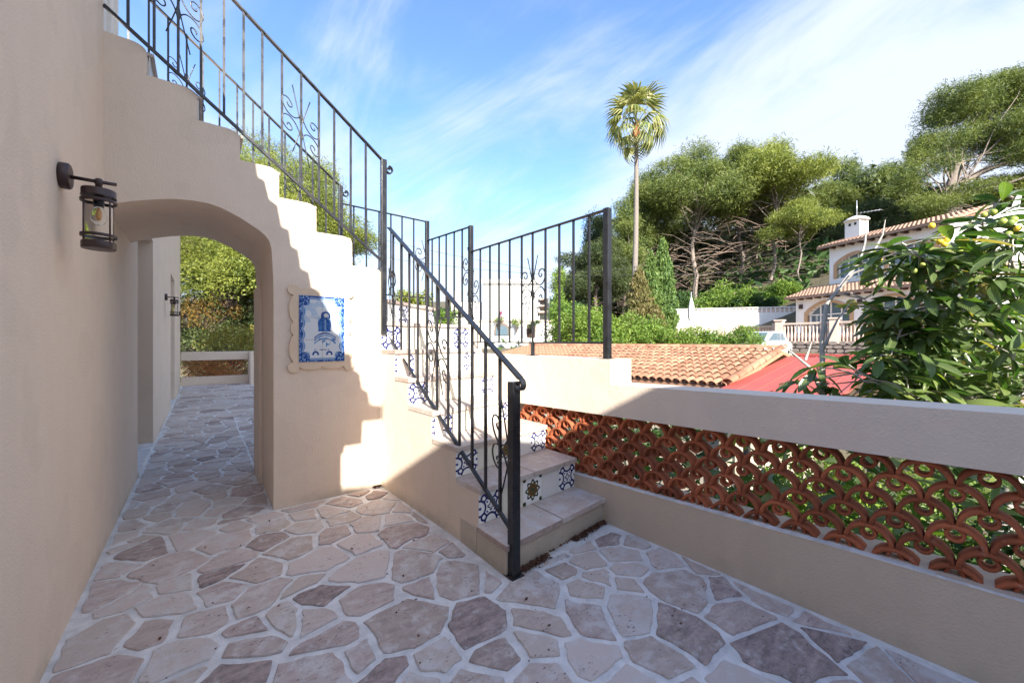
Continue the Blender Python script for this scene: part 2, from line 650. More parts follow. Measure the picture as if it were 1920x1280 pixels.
img = over(img, 1 - sm(r0, .13, .19), (.20, .26, .15))
img = over(img, 1 - sm(np.abs(np.hypot(xx, yy) - .3), .02, .06), (.25, .2, .08))
img = over(img, 1 - sm(np.hypot(ax_ - .88, ay_ - .88), .12, .2), (.14, .22, .12))
M['tile_gold'] = print_mat('gold flower tile print', img)
M['tile_plain'] = plain('plain glazed tile', (.74, .735, .70), .2, 0, .04, 12)
M['tile_cream'] = plain('cream glazed tile', (.74, .71, .60), .2, 0, .05, 12)
M['grout'] = plain('tile grout', (.55, .50, .43), .9)

# devotional tile panel: plain robed figure above a cloud, blue border (a generic design)
H_, W_ = 330, 216
yy, xx = np.mgrid[0:H_, 0:W_]
u_ = xx / (W_ - 1) * 2 - 1
v_ = yy / (H_ - 1) * 2 - 1             # -1 top
rs = np.random.RandomState(4)
def smooth_noise(h, w_, s):
    g = rs.rand(h // s + 3, w_ // s + 3)
    y, x = np.mgrid[0:h, 0:w_] / s
    y0, x0 = y.astype(int), x.astype(int)
    fy, fx = y - y0, x - x0
    return (g[y0, x0] * (1 - fy) * (1 - fx) + g[y0 + 1, x0] * fy * (1 - fx) + g[y0, x0 + 1] * (1 - fy) * fx + g[y0 + 1, x0 + 1] * fy * fx)
n8, n16, n4 = smooth_noise(H_, W_, 9), smooth_noise(H_, W_, 22), smooth_noise(H_, W_, 4)
img = np.ones((H_, W_, 3)) * np.array([.80, .82, .84])
blue, mid, pale = (.07, .24, .52), (.22, .43, .68), (.55, .67, .80)
img = over(img, sm(n16 + .35 * n8, .62, .9) * (v_ < -.2) * .55, pale)
edge = np.minimum(1 - np.abs(u_), (1 - np.abs(v_)) * 1.5)
wav = edge - .07 - .09 * np.abs(np.sin(v_ * 9)) * (np.abs(u_) > .6) - .22 * ((np.abs(u_) > .55) & (np.abs(v_) > .7))
img = over(img, (1 - sm(wav, -.02, .05)), blue)
img = over(img, (1 - sm(np.abs(wav - .07), .015, .035)) * .8, mid)
img = over(img, (1 - sm(wav, -.02, .0)) * sm(n4, .45, .75), pale)
# figure
fig = (1 - sm(np.abs(u_ - .08) - (.08 + (v_ + .55) * .30), -.02, .03)) * (v_ > -.50) * (v_ < .08)
fig = np.maximum(fig, (1 - sm(np.hypot((np.abs(u_ - .09) - .17) * 1.5, (v_ + .14) * 1.0), .15, .2)) * (v_ < .08))
img = over(img, fig, mid)
img = over(img, fig * sm(n4, .4, .7), blue)
img = over(img, (1 - sm(np.hypot((u_ - .15) * 1.0, (v_ + .42) * 1.5), .09, .12)), (.78, .78, .78))
img = over(img, (1 - sm(np.abs(np.hypot((u_ - .14), (v_ + .40) * 1.5) - .17), .02, .05)) * (v_ < -.33), blue)
img = over(img, (1 - sm(np.abs(u_ - .12), .02, .05)) * (v_ > -.28) * (v_ < .05) * .7, (.6, .66, .74))
for q, (vv, am) in enumerate([(.13, .10), (.20, .12), (.29, .1)]):
    arcm = np.abs(v_ - vv - .55 * (u_ - .12) ** 2 * 1.2 + 0.0)
    img = over(img, (1 - sm(arcm, .012, .03)) * (np.abs(u_ - .12) < .48) * (.55 + .45 * sm(n8, .3, .6)), mid if q else blue)
img = over(img, sm(n8, .55, .75) * (np.abs(u_ - .2) < .35) * (v_ > .28) * (v_ < .55) * .8, mid)
img = over(img, (n4 > .45) * (np.abs(v_ - .635) < .016) * (np.abs(u_) < .36) * .9, (.25, .3, .45))
for cx_ in (-.30, .30):
    img = over(img, (1 - sm(np.abs(np.hypot(u_ - cx_, (v_ - .78) * 1.4) - .11), .02, .05)) * (v_ < .80), blue)
M['mural'] = print_mat('devotional tile print', img, .15)


def uv_box(o, u0=0, v0=0, u1=1, v1=1, axes=(0, 2)):
    """projects the mesh along one axis into the given uv rectangle"""
    me = o.data
    co = np.array([v.co[:] for v in me.vertices])
    a, b_ = axes
    lo, hi = co.min(0), co.max(0)
    uvl = me.uv_layers.new(name='UVMap')
    for l in me.loops:
        c_ = co[l.vertex_index]
        s_ = (c_[a] - lo[a]) / max(hi[a] - lo[a], 1e-6)
        t_ = (c_[b_] - lo[b_]) / max(hi[b_] - lo[b_], 1e-6)
        uvl.data[l.index].uv = (u0 + (u1 - u0) * s_, v0 + (v1 - v0) * t_)


# ------------------------------------------------------------------ terrace paving
floor_m = MB()
floor_m.box((-.56, -3.0, -.25), (2.62, 16.3, 0))
floor = floor_m.build('terrace_floor', M['mortar'])
tag(floor, kind='structure')


def clip_poly(poly, nx, ny, d):
    out = []
    n = len(poly)
    for i in range(n):
        a, b_ = poly[i], poly[(i + 1) % n]
        da = a[0] * nx + a[1] * ny - d
        db = b_[0] * nx + b_[1] * ny - d
        if da <= 0: out.append(a)
        if (da < 0 < db) or (db < 0 < da):
            t_ = da / (da - db)
            out.append((a[0] + (b_[0] - a[0]) * t_, a[1] + (b_[1] - a[1]) * t_))
    return out


def paving(region, holes, seed, spacing, stretch=1.0):
    """irregular stone polygons over region (x0,y0,x1,y1); stones are cut back from walls"""
    rr_ = random.Random(seed)
    x0, y0, x1, y1 = region
    pts = []
    tries = 0
    while tries < 9000:
        tries += 1
        p = (rr_.uniform(x0 - .3, x1 + .3), rr_.uniform(y0 - .3, y1 + .3), rr_.uniform(.50, 1.5))
        ok = True
        for q in pts:
            dx, dy = p[0] - q[0], (p[1] - q[1]) * stretch
            if dx * dx + dy * dy < (spacing * .5 * (p[2] + q[2])) ** 2:
                ok = False
                break
        if ok: pts.append(p)
    P2 = np.array([(a[0], a[1]) for a in pts])
    wgt = np.array([a[2] for a in pts])
    cells = []
    for i, p in enumerate(pts):
        if not (x0 - .1 < p[0] < x1 + .1 and y0 - .1 < p[1] < y1 + .1): continue
        poly = [(p[0] - .6, p[1] - .6), (p[0] + .6, p[1] - .6), (p[0] + .6, p[1] + .6), (p[0] - .6, p[1] + .6)]
        d2 = ((P2 - P2[i]) ** 2).sum(1)
        gap = .011 + .011 * rr_.random()
        for j in np.argsort(d2)[1:16]:
            qx, qy = P2[j]
            dx, dy = qx - p[0], qy - p[1]
            L = math.hypot(dx, dy)
            if L < 1e-6: continue
            f_ = .5 + .5 * ((wgt[i] ** 2 - wgt[j] ** 2) * spacing ** 2 * .22) / (L * L)     # power diagram: sizes differ
            f_ = min(max(f_, .2), .8)
            a_ = (mnoise.noise(Vector((i * .37 + j * .37, i * j * .013, seed)))) * .0
            nx, ny = dx / L, dy / L
            hsh = math.sin((i + j) * 12.9898 + (i * j % 977) * 78.233) * 43758.5453
            ra_ = ((hsh - math.floor(hsh)) - .5) * .62
            nx, ny = nx * math.cos(ra_) - ny * math.sin(ra_), nx * math.sin(ra_) + ny * math.cos(ra_)
            mx, my = p[0] + dx * f_, p[1] + dy * f_
            poly = clip_poly(poly, nx, ny, mx * nx + my * ny - gap)
            if len(poly) < 3: break
        if len(poly) < 3: continue
        for (nx, ny, d) in ((1, 0, x1), (-1, 0, -x0), (0, 1, y1), (0, -1, -y0)):
            poly = clip_poly(poly, nx, ny, d)
            if len(poly) < 3: break
        for h in holes:                                    # each hole: half-plane list; keep the part outside
            if len(poly) < 3: break
            cxm = sum(a[0] for a in poly) / len(poly)
            cym = sum(a[1] for a in poly) / len(poly)
            dd = [(nx * cxm + ny * cym - d, nx, ny, d) for nx, ny, d in h]
            worst = max(dd)
            poly = clip_poly(poly, -worst[1], -worst[2], -worst[3]) if worst[0] > -1e9 else poly
        if len(poly) < 3: continue
        A = .5 * abs(sum(poly[k][0] * poly[(k + 1) % len(poly)][1] - poly[(k + 1) % len(poly)][0] * poly[k][1] for k in range(len(poly))))
        if A < .006: continue
        cells.append(poly)
    return cells


def soften(poly, seed):
    """rounds the corners and roughens the edge of a stone"""
    pl = [Vector((a[0], a[1])) for a in poly]
    out = []
    n = len(pl)
    for i in range(n):
        a, b_, c_ = pl[i - 1], pl[i], pl[(i + 1) % n]
        la, lc = (a - b_).length, (c_ - b_).length
        if la < .012: continue
        ra, rc_ = min(.008, la * .3), min(.008, lc * .3)
        out.append(b_ + (a - b_) / la * ra)
        out.append(b_ + (a - b_) / la * ra * .25 + (c_ - b_) / max(lc, 1e-6) * rc_ * .25)
        out.append(b_ + (c_ - b_) / max(lc, 1e-6) * rc_)
        if lc > .10:
            nk = 8 if lc > .2 else 5
            for k in range(1, nk):
                out.append(b_.lerp(c_, k / nk))
    res = []
    for p in out:
        wx = mnoise.noise(Vector((p.x * 2.3, p.y * 2.3, 3.3))) * .07
        wy = mnoise.noise(Vector((p.x * 2.3, p.y * 2.3, 9.7))) * .07
        lim = min(1, max(0, min(p.x + .50, 2.44 - p.x) / .15))
        if p.x > 1.2 and p.y > 1.5 or p.y > 3.3: lim *= .25
        p = Vector((p.x + wx * lim, p.y + wy * lim))
        nx = mnoise.noise(Vector((p.x * 13, p.y * 13, seed)))
        ny = mnoise.noise(Vector((p.x * 13 + 40, p.y * 13, seed)))
        hx_ = mnoise.noise(Vector((p.x * 45, p.y * 45, seed + 5)))
        res.append((p.x + nx * .014 + hx_ * .005, p.y + ny * .014 - hx_ * .005))
    return res


def stone_mesh(mb, poly, z0, th_, tilt):
    n = len(poly)
    cx_ = sum(p[0] for p in poly) / n
    cy_ = sum(p[1] for p in poly) / n
    vs = []
    for sc_, z in ((1.0, -.004), (1.0, th_ * .55), (.965, th_)):
        for p in poly:
            x = cx_ + (p[0] - cx_) * sc_
            y = cy_ + (p[1] - cy_) * sc_
            vs.append((x, y, z0 + z + (tilt[0] * (x - cx_) + tilt[1] * (y - cy_)) * (z > 0)))
    fs = []
    for l in range(2):
        for i in range(n):
            j = (i + 1) % n
            fs.append((l * n + i, l * n + j, (l + 1) * n + j, (l + 1) * n + i))
    fs.append(tuple(2 * n + i for i in range(n)))
    mb.add(vs, fs)


stair_hole = [(-1, 0, -1.36), (0, -1, -1.84)]          # x > 1.36 and y > 1.84
arch_hole = [(-1, 0, -.44), (0, -1, -3.78)]            # x > .44 and y > 3.78
# hole test: the cell lies in the hole when every n.p - d < 0
def cut(cells_region, holes, **k):
    return paving(cells_region, holes, **k)


stones = []
stones += paving((-.50, -.6, 2.44, 3.76), [stair_hole], 11, .232)
stones += paving((-.50, 3.76 + .012, .44, 9.0), [], 5, .25)
mid_st = paving((.462, 5.1, 1.22, 9.0), [], 6, .29)
far_st = paving((-.50, 9.0, 1.22, 16.1), [], 8, .30)
def seen_first(pl):
    a, b_ = sum(p[0] for p in pl) / len(pl), sum(p[1] for p in pl) / len(pl)
    z_ = SN * a + CS * b_
    return z_ if z_ > 1.45 and CS * a - SN * b_ > -1.35 * z_ and CS * a - SN * b_ < 1.4 * z_ else 99
stones.sort(key=seen_first)
# keep those in front of the stair (the stair stands on bare mortar)
def inside_stair(pl):
    cx_ = sum(p[0] for p in pl) / len(pl)
    cy_ = sum(p[1] for p in pl) / len(pl)
    return cx_ > 1.37 and cy_ > 1.86
stones = [s_ for s_ in stones if not inside_stair(s_)]
print('stones', len(stones), len(far_st))
rest = far_st + mid_st + stones[297:]
for i, pl in enumerate(stones[:297]):
    m_ = MB()
    stone_mesh(m_, soften(pl, i), 0, .006 + .005 * rnd.random(), (rnd.uniform(-.008, .008), rnd.uniform(-.008, .008)))
    m_.build('paving_stone', M['stone'], floor)
m_ = MB()
for i, pl in enumerate(rest):
    stone_mesh(m_, soften(pl, i + 900), 0, .006, (0, 0))
tag(m_.build('distant_paving', M['stone'], floor), kind='stuff')

# ------------------------------------------------------------------ house on the left
house = thing('house', 'beige stuccoed house wall with two deep recesses along the left side of the terrace', 'house', (-.53, 4, 0))
HX = -.53
shadow_edge = [(1.658, 4.168), (1.625, 4.086), (1.507, 4.138), (1.428, 4.041), (1.283, 4.095), (1.209, 3.969), (1.071, 4.036), (1.031, 3.924), (0.901, 3.983), (0.849, 3.857), (0.696, 3.927), (0.639, 3.824), (0.464, 3.886), (0.435, 3.842), (0.267, 3.823), (0.2, 3.706), (0.043, 3.766), (-0.009, 3.642), (-0.177, 3.738), (-0.219, 3.635), (-0.374, 3.684), (-0.428, 3.575), (-0.561, 3.626), (-0.613, 3.537), (-0.892, 3.688), (-0.892, 3.537), (-0.448, 3.284), (-0.423, 3.044), (-0.036, 2.825), (-0.026, 2.746), (0.033, 2.699)]
mb = MB()
prof = [(3.8, 0), (3.8, 4.8)] + shadow_edge + [(.033, 0)]  # top outline traced back from the tile verge shadow, shaped to cast it
mb.prism([(HX, y, z) for y, z in prof], (-.12, 0, 0))
o = mb.build('front_wall', M['stucco'], house)
tag(o, 'wall beside the camera with an unseen stepped top shaped to cast the tile verge shadow')
def wall_seg(y0, y1, z0, z1, x0=-1.6, mat='stucco'):
    return box_part('wall', (x0, y0, z0), (HX, y1, z1), M[mat], house)
wall_seg(3.8, 5.555, 0, 3.497)
wall_seg(7.141, 10.78, 0, 4.9)
wall_seg(12.2, 15.12, 0, 4.9)
wall_seg(5.555, 7.141, 2.74, 3.497)
wall_seg(10.78, 12.2, 2.82, 4.9)
box_part('recess_back', (-2.0, 5.3, 0), (-1.604, 7.4, 3.0), M['grey_door'], house)
box_part('recess_back', (-2.0, 10.6, 0), (-1.604, 12.4, 3.0), M['grey_door'], house)
box_part('threshold', (-1.6, 5.56, 0), (HX + .01, 7.136, .05), M['mortar'], house)
box_part('threshold', (-1.6, 10.785, 0), (HX + .01, 12.195, .05), M['mortar'], house)
m_ = MB(); m_.box((-6.0, .034, 0), (-.655, 3.796, 2.6)); m_.build('rear_mass', M['stucco'], house)
m_ = MB(); m_.box((-6.0, 3.8, 0), (-2.004, 15.1, 3.45)); m_.build('rear_mass', M['stucco'], house)
# white posts of the porch on the upper terrace
porch = thing('porch_frame', 'white door frame at the head of the stairs behind the top of the railing', 'door frame', (-.6, 4.5, 3.5))
for yy_ in (4.02, 4.30, 4.60):
    box_part('post', (-.62, yy_, 3.5), (-.56, yy_ + .05, 5.6), M['white_wall'], porch, .004)
box_part('panel', (-.60, 4.075, 3.5), (-.58, 4.595, 5.4), M['white_wall'], porch)

# added unseen wall, its sloping top shaped to throw the shade over the floor
rear = thing('shade_wall', 'unseen beige wall added behind the viewer to shade the terrace', 'wall', (0, -3, 0))
m_ = MB()
m_.prism([(-7, -3.0, 0), (2.9, -3.0, 0), (2.9, -3.0, 3.545), (-7, -3.0, 5.10)], (0, -.4, 0))
m_.build('wall', M['stucco'], rear)

# ------------------------------------------------------------------ staircase
stair = thing('staircase', 'beige stuccoed outdoor staircase that turns over an arched passage, with painted tile risers', 'staircase', (1.36, 3.8, 0))
SY0, SY1 = 3.8, 5.1
# side wall with stepped top and arched opening
edges = [(1.36, None), (1.088, 2.363), (.784, 2.604), (.499, 2.84), (.23, 3.066), (-.035, 3.29), (-.316, 3.497)]
def step_round(x, zt, zb, r=.085):
    """rounded plaster corner at (x, zt) falling to zb"""
    out = []
    for k in range(0, 7):
        a = PI / 2 * k / 6
        out.append((x - r + r * math.sin(a), zt - r * .62 + r * .62 * math.cos(a)))
    return out
tops = []
lev = [2.103, 2.363, 2.604, 2.84, 3.066, 3.29, 3.497]
xs_ = [1.36, 1.088, .784, .499, .23, -.035, -.316]
for i in range(6, -1, -1):
    if i == 6: tops.append((HX - .04, lev[6]))
    tops += step_round(xs_[i], lev[i], 0)
    tops.append((xs_[i], lev[i - 1] if i > 0 else 2.0))
# arch opening polyline from left to right
arch = [(HX - .04, 2.297), (HX, 2.317), (-0.466, 2.347), (-0.395, 2.377), (-0.321, 2.401), (-0.236, 2.427), (-0.151, 2.446), (-0.060, 2.455), (0.032, 2.454), (0.097, 2.440), (0.161, 2.415), (0.230, 2.383), (0.297, 2.344), (0.356, 2.307), (0.400, 2.271), (0.430, 2.228), (0.445, 2.168), (.458, 1.93), (.46, 1.72)]
outline = [(.46, 0), (1.36, 0), (1.36, 2.0)]
poly = [(HX, 2.0)] + [(x, z) for x, z in tops]
body = [(x, z) for x, z in tops] + [(1.36, 0), (.46, 0)] + list(reversed(arch))
# front leaf and core
m_ = MB()
m_.prism([(x, SY0, z) for x, z in body], (0, SY1 - SY0 - .02, 0))
sw = m_.build('arched_wall', M['stucco'], stair, .007, 2)
# small set-back pier inside the passage at the far side
m_ = MB(); m_.box((.43, 4.55, 0), (.4585, 5.07, 1.95)); m_.build('inner_pier', M['stucco'], stair)
# mass under the landing and the lower flight
def xl(y): return 1.445 - .045 * (y - 1.9)
def xi(y): return xl(y) + .03
XR = 2.455
hgt = [.19, .43, .645, .855, 1.08, 1.32, 1.59, 1.85]
ris = [(1.88, 1.99), (2.19, 2.285), (2.47, 2.645), (2.81, 3.08), (3.22, 3.41), (3.49, 3.78), (3.80, 3.97), (4.03, 4.85)]
def step_plan(k):
    yl, yr = ris[k]
    if k < 7:
        yl2, yr2 = ris[k + 1]
        return [(xi(yl), yl), (XR, yr), (XR, yr2), (xi(min(yl2, 3.8)) if yl2 <= 3.8 else 1.362, yl2)]
    return [(1.362, yl), (XR, yr), (XR, 5.08), (1.362, 5.08)]
for k in range(8):
    pl = step_plan(k)
    if k == 0:
        pl = [(1.418, 1.87), (XR, 1.985), (XR, ris[1][1]), (1.425, 2.405), (1.418, 2.40)]
        pl = [(1.418, 1.87), (XR, 1.985), (XR, ris[1][1]), (1.418, 2.19)]
    zt = hgt[k] - .034
    m_ = MB()
    m_.prism([(x, y, 0) for x, y in pl], (0, 0, zt))
    m_.build('step_body', M['stucco_base'] if k == 0 else M['stucco'], stair, .006 if k == 0 else 0)
sp_ = [(2.19, 0)]
for k in range(1, 7):
    yy0 = ris[k][0]
    yy1 = ris[k + 1][0] if k < 6 else 3.80
    sp_ += [(yy0, hgt[k] - .034), (min(yy1, 3.80), hgt[k] - .034)]
sp_ = [p for i, p in enumerate(sp_) if i == 0 or p != sp_[i - 1]] + [(3.80, 0)]
m_ = MB(); m_.prism([(xl(y), y, z) for y, z in sp_], (.03, 0, 0)); m_.build('side_wall', M['stucco'], stair)
m_ = MB(); m_.prism([(1.418, 2.192, 0), (xl(2.19) - .001, 2.192, 0), (xl(2.4) - .001, 2.405, 0), (1.421, 2.405, 0)], (0, 0, .165)); m_.build('plinth', M['stucco_base'], stair, .004)
# upper flight core is in the arched wall; treads of stone
def tread(poly_, z, n, th_=.034, over=.028, parent_dir=None):
    """stone slabs: poly_ = front-left, front-right, back-right, back-left"""
    fl, fr, br, bl = [Vector((a, b_)) for a, b_ in poly_]
    d = Vector((-.02, -1)) if parent_dir is None else Vector(parent_dir)
    if parent_dir is None and abs((fl - bl).x) > abs((fl - bl).y): d = (fl - bl).normalized()
    fl, fr = fl + d * over, fr + d * over
    g = .005
    for i in range(n):
        a0, a1 = i / n, (i + 1) / n
        L = (fr - fl).length
        if i > 0: a0 += g / L
        if i < n - 1: a1 -= g / L
        q = [fl.lerp(fr, a0), fl.lerp(fr, a1), bl.lerp(br, a1), bl.lerp(br, a0)]
        mm = MB()
        jj = rnd.uniform(-.0015, .0015)
        mm.prism([(p.x, p.y, z - th_ + jj) for p in q], (0, 0, th_))
        mm.build('tread_slab', M['slab'], stair, .007, 3)
for k in range(8):
    pl = step_plan(k)
    fl, fr, br, bl = pl
    ov = -.028 if k < 7 else -.0
    if k < 7:
        fl = (xl(fl[1]) - .005 if k else 1.410, fl[1]); bl = (xl(min(bl[1], 3.79)) - .005 if k else 1.410, min(bl[1], 3.80) if k < 6 else bl[1])
    dyb = -.008                                         # leaves room for the tiles of the next riser
    br = (br[0], br[1] + dyb); bl = (bl[0], bl[1] + dyb)
    tread([fl, fr, br, bl], hgt[k], 2, .034, .028, (.05, -1) if k < 7 else (.6, -.8))
for i in range(7):
    x1_ = xs_[i]
    x0_ = xs_[i + 1] if i < 6 else HX
    tread([(x1_, 5.075), (x1_, 3.93), (x0_ + .01, 3.93), (x0_ + .01, 5.075)], lev[i] + .024, 3, .022, .03)
# tiled risers
def tile_obj(name, mat, p0, p1, z0, z1, out, parent, uv=True):
    """thin glazed tile between plan points p0, p1"""
    p0, p1 = Vector(p0), Vector(p1)
    d = (p1 - p0).normalized()
    nrm = Vector((d.y, -d.x)) * out
    th_ = .007
    vs = []
    for off, ins in ((0.0, 0.0), (th_, .0015)):
        for (s_, z) in ((0, z0), (1, z0), (1, z1), (0, z1)):
            p = (p0 + d * ins if s_ == 0 else p1 - d * ins) + nrm * off
            zz = z + ins if z == z0 else z - ins
            vs.append((p.x, p.y, zz))
    mm = MB()
    mm.add(vs, [(0, 3, 2, 1), (4, 5, 6, 7), (0, 1, 5, 4), (1, 2, 6, 5), (2, 3, 7, 6), (3, 0, 4, 7)])
    me, c_ = mm.mesh(name, mat)
    o = place(name, me, c_, parent)
    if uv:
        uvl = me.uv_layers.new(name='UVMap')
        for l in me.loops:
            vi = l.vertex_index % 4
            uvl.data[l.index].uv = ((0, 0), (1, 0), (1, 1), (0, 1))[vi]
    return o
pat = ['tile_blue', 'tile_cream', 'tile_gold', 'tile_plain', 'tile_blue']
for k in range(1, 8):
    yl, yr = ris[k]
    a = Vector((xl(min(yl, 3.8)) if k < 7 else 1.37, yl))
    b_ = Vector((XR - .004, yr))
    if k == 7: b_ = Vector((XR - .004, yr - .004))
    n = 5 if k < 7 else 6
    L = (b_ - a).length
    d = (b_ - a) / L
    for i in range(n):
        m0 = ('tile_cream' if (i == 2 and k > 2) else pat[i]) if k < 7 else ['tile_blue', 'tile_plain', 'tile_blue', 'tile_plain', 'tile_cream', 'tile_blue'][i]  # gold tiles on the sunlit risers made cream, glare put into their colour
        o = tile_obj('riser_tile', M[m0], a + d * (L * i / n + .0015), a + d * (L * (i + 1) / n - .0015), hgt[k - 1] + .001, hgt[k] - .036, 1, stair)
for i in range(1, 7):
    x = xs_[i]
    for j in range(6):
        y0_ = 3.94 + j * .188
        tile_obj('riser_tile', M['tile_plain'], (x, y0_ + .186), (x, y0_), lev[i - 1] + .026, lev[i] - .002, -1, stair)
# boundary walls of the stair well on the garden side
m_ = MB()
m_.prism([(-.5, 5.085, 3.4), (-.5, 5.085, 3.52), (1.30, 5.085, 2.10), (1.60, 5.085, 1.90), (2.455, 5.085, 1.90), (2.455, 5.085, 0), (1.30, 5.085, 0), (1.30, 5.085, 1.6)], (0, .2, 0))
m_.build('back_wall', M['stucco_pale'], stair)
# the terrace block the stair and floor stand on
tb = MB()
tb.box((-.6, -3.2, -3.2), (2.70, 16.4, -.252))
tag(tb.build('terrace_base', M['stucco'], None), kind='structure')

# dry leaves in the corners by the stair
lm = MB()
def litter(cx0, cy0, cx1, cy1, wd, n):
    for i in range(n):
        t_ = rnd.random()
        x = cx0 + (cx1 - cx0) * t_ + rnd.gauss(0, wd * .4)
        y = cy0 + (cy1 - cy0) * t_ - abs(rnd.gauss(0, wd))
        z = .006 + rnd.random() * .016
        s_ = rnd.uniform(.005, .013)
        a = rnd.random() * 6.28
        p = Vector((x, y, z))
        u = Vector((math.cos(a), math.sin(a), rnd.uniform(-.5, .5))) * s_
        v = Vector((-math.sin(a), math.cos(a), rnd.uniform(-.5, .5))) * s_ * .6
        lm.add([p - u, p - v, p + u, p + v + Vector((0, 0, .003))], [(0, 1, 2, 3)])
litter(1.52, 1.868, 1.76, 1.895, .022, 520)
litter(2.05, 1.925, 2.44, 1.975, .020, 560)
litter(1.50, 1.865, 2.44, 1.975, .006, 90)
litter(1.28, 3.785, 1.35, 3.785, .012, 120)
for i in range(120):
    x, y = rnd.uniform(-.5, 2.4), rnd.uniform(.6, 3.7)
    litter(x, y, x, y, .006, 1)
tag(lm.build('dry_leaf_litter', M['litter']), 'small heap of brown dry leaf bits at the foot of the stairs', 'leaf litter', kind='stuff')

# ------------------------------------------------------------------ devotional tile panel
plq = thing('tile_panel', 'blue and white tile picture of a robed figure in a scalloped plaster frame', 'tile panel', (.83, 3.8, 1.5))
cx_, cz_ = .829, 1.51
pts = []
def scallop(p, q, n, bulge):
    """bumps along an edge, outward bulge"""
    p, q = Vector(p), Vector(q)
    d = q - p
    nn = Vector((d.y, -d.x)).normalized()
    out = []
    w0 = [1.6, .75, 1.6][:n] if n == 3 else [1.0] * n
    tot = sum(w0)
    acc = 0
    for i in range(n):
        a0, a1 = acc / tot, (acc + w0[i]) / tot
        acc += w0[i]
        for k in range(8):
            t_ = k / 8
            s_ = a0 + (a1 - a0) * t_
            out.append(p + d * s_ + nn * bulge * math.sin(PI * t_) ** .6 * (1.15 if w0[i] > 1 else .8))
    return out
hw, hh = .225, .33
cr_ = .045
corn = [(-hw, -hh), (hw, -hh), (hw, hh), (-hw, hh)]
loop = []
E4 = [((-hw + cr_, -hh), (hw - cr_, -hh), 2), ((hw, -hh + cr_), (hw, hh - cr_), 3), ((hw - cr_, hh), (-hw + cr_, hh), 2), ((-hw, hh - cr_), (-hw, -hh + cr_), 3)]
for i, (p, q, n) in enumerate(E4):
    loop += scallop(p, q, n, .028)
    c_ = Vector(corn[(i + 1) % 4])
    q = Vector(q)
    nxt = Vector(E4[(i + 1) % 4][0])
    a0 = math.atan2((q - c_).y, (q - c_).x)
    a1 = math.atan2((nxt - c_).y, (nxt - c_).x)
    while a1 < a0: a1 += 2 * PI
    for k in range(0, 9):
        a = a0 + (a1 - a0) * k / 9
        loop.append(c_ + Vector((math.cos(a), math.sin(a))) * cr_)
m_ = MB()
m_.prism([(cx_ + p.x, 3.803, cz_ + p.y) for p in loop], (0, -.026, 0))
m_.build('plaster_frame', plain('sand plaster frame', (.66, .52, .385), .9, 0, .12, 12, .002, 60), plq, .010, 3)
tw, tz = .371 / 2, .575 / 3
for i in range(2):
    for j in range(3):
        x0_, z0_ = cx_ - .1855 + i * tw, cz_ - .2875 + j * tz
        o = box_part('picture_tile', (x0_ + .0008, 3.770, z0_ + .0008), (x0_ + tw - .0008, 3.779, z0_ + tz - .0008), M['mural'], plq, .0012)
        uv_box(o, i / 2, j / 3, (i + 1) / 2, (j + 1) / 3)

# ------------------------------------------------------------------ wall lamps
def make_lamp(y, label, detail=True):
    z = 2.18
    L = thing('wall_lamp', label, 'wall lamp', (HX, y, z), 'brown lantern wall lamps along the house wall')
    m_ = MB(); m_.lathe((HX, y, z), [(.058, 0), (.060, .006), (.060, .030), (.054, .036)], 28, 'x'); m_.build('wall_plate', M['bronze'], L)
    m_ = MB(); m_.tube([(HX + .034, y, z), (HX + .190, y, z)], .0085, 12); m_.build('arm', M['bronze'], L)
    cx = HX + .128
    m_ = MB(); m_.lathe((cx, y, z - .045), [(.012, 0), (.013, .03), (.016, .035), (.016, .052), (.010, .060)], 14); m_.build('hanger', M['bronze'], L)
    zt = z - .040
    m_ = MB(); m_.lathe((cx, y, zt - .036), [(.064, 0), (.0615, .003), (.0615, .03), (.060, .036)], 32); m_.build('top_cap', M['bronze'], L)
    def ring(zc, hgt_, ro, name):
        m_ = MB()
        m_.lathe((cx, y, zc), [(ro - .006, 0), (ro, 0), (ro, hgt_), (ro - .006, hgt_), (ro - .006, 0)], 32, 'z', False)
        m_.build(name, M['bronze'], L)
    ring(zt - .064, .014, .0650, 'ring')
    ring(zt - .232, .014, .0650, 'ring')
    m_ = MB(); m_.lathe((cx, y, zt - .290), [(.060, 0), (.0615, .003), (.0615, .032), (.060, .036)], 32); m_.build('base_cap', M['bronze'], L)
    for k in range(4):
        a = PI / 4 + k * PI / 2
        m_ = MB()
        q = Vector((cx + .063 * math.cos(a), y + .063 * math.sin(a), 0))
        m_.tube([q + Vector((0, 0, zt - .256)), q + Vector((0, 0, zt - .034))], .0035, 6)
        m_.build('cage_bar', M['bronze'], L)
    m_ = MB(); m_.lathe((cx, y, zt - .250), [(.050, 0), (.050, .2)], 28, 'z', False); m_.build('glass_cylinder', M['lamp_glass'], L)
    m_ = MB(); m_.lathe((cx, y, zt - .085), [(.016, 0), (.018, .01), (.018, .048)], 14); m_.build('socket', M['iron'], L)
    m_ = MB(); m_.lathe((cx, y, zt - .175), [(.004, 0), (.018, .010), (.026, .030), (.027, .045), (.020, .070), (.012, .090)], 16); bo = m_.build('bulb', M['lamp_glass'], L)
    m_ = MB(); m_.lathe((cx, y, zt - .150), [(.003, 0), (.009, .012), (.009, .04), (.003, .06)], 8); m_.build('filament', M['bulb'], bo)
    return L
make_lamp(2.765, 'large brown metal lantern on the wall nearest the viewer, left of the arch')
make_lamp(9.2, 'middle of the brown lanterns, seen through the arch on the corridor wall')
make_lamp(14.4, 'farthest small brown lantern seen through the arch, beyond the last recess')

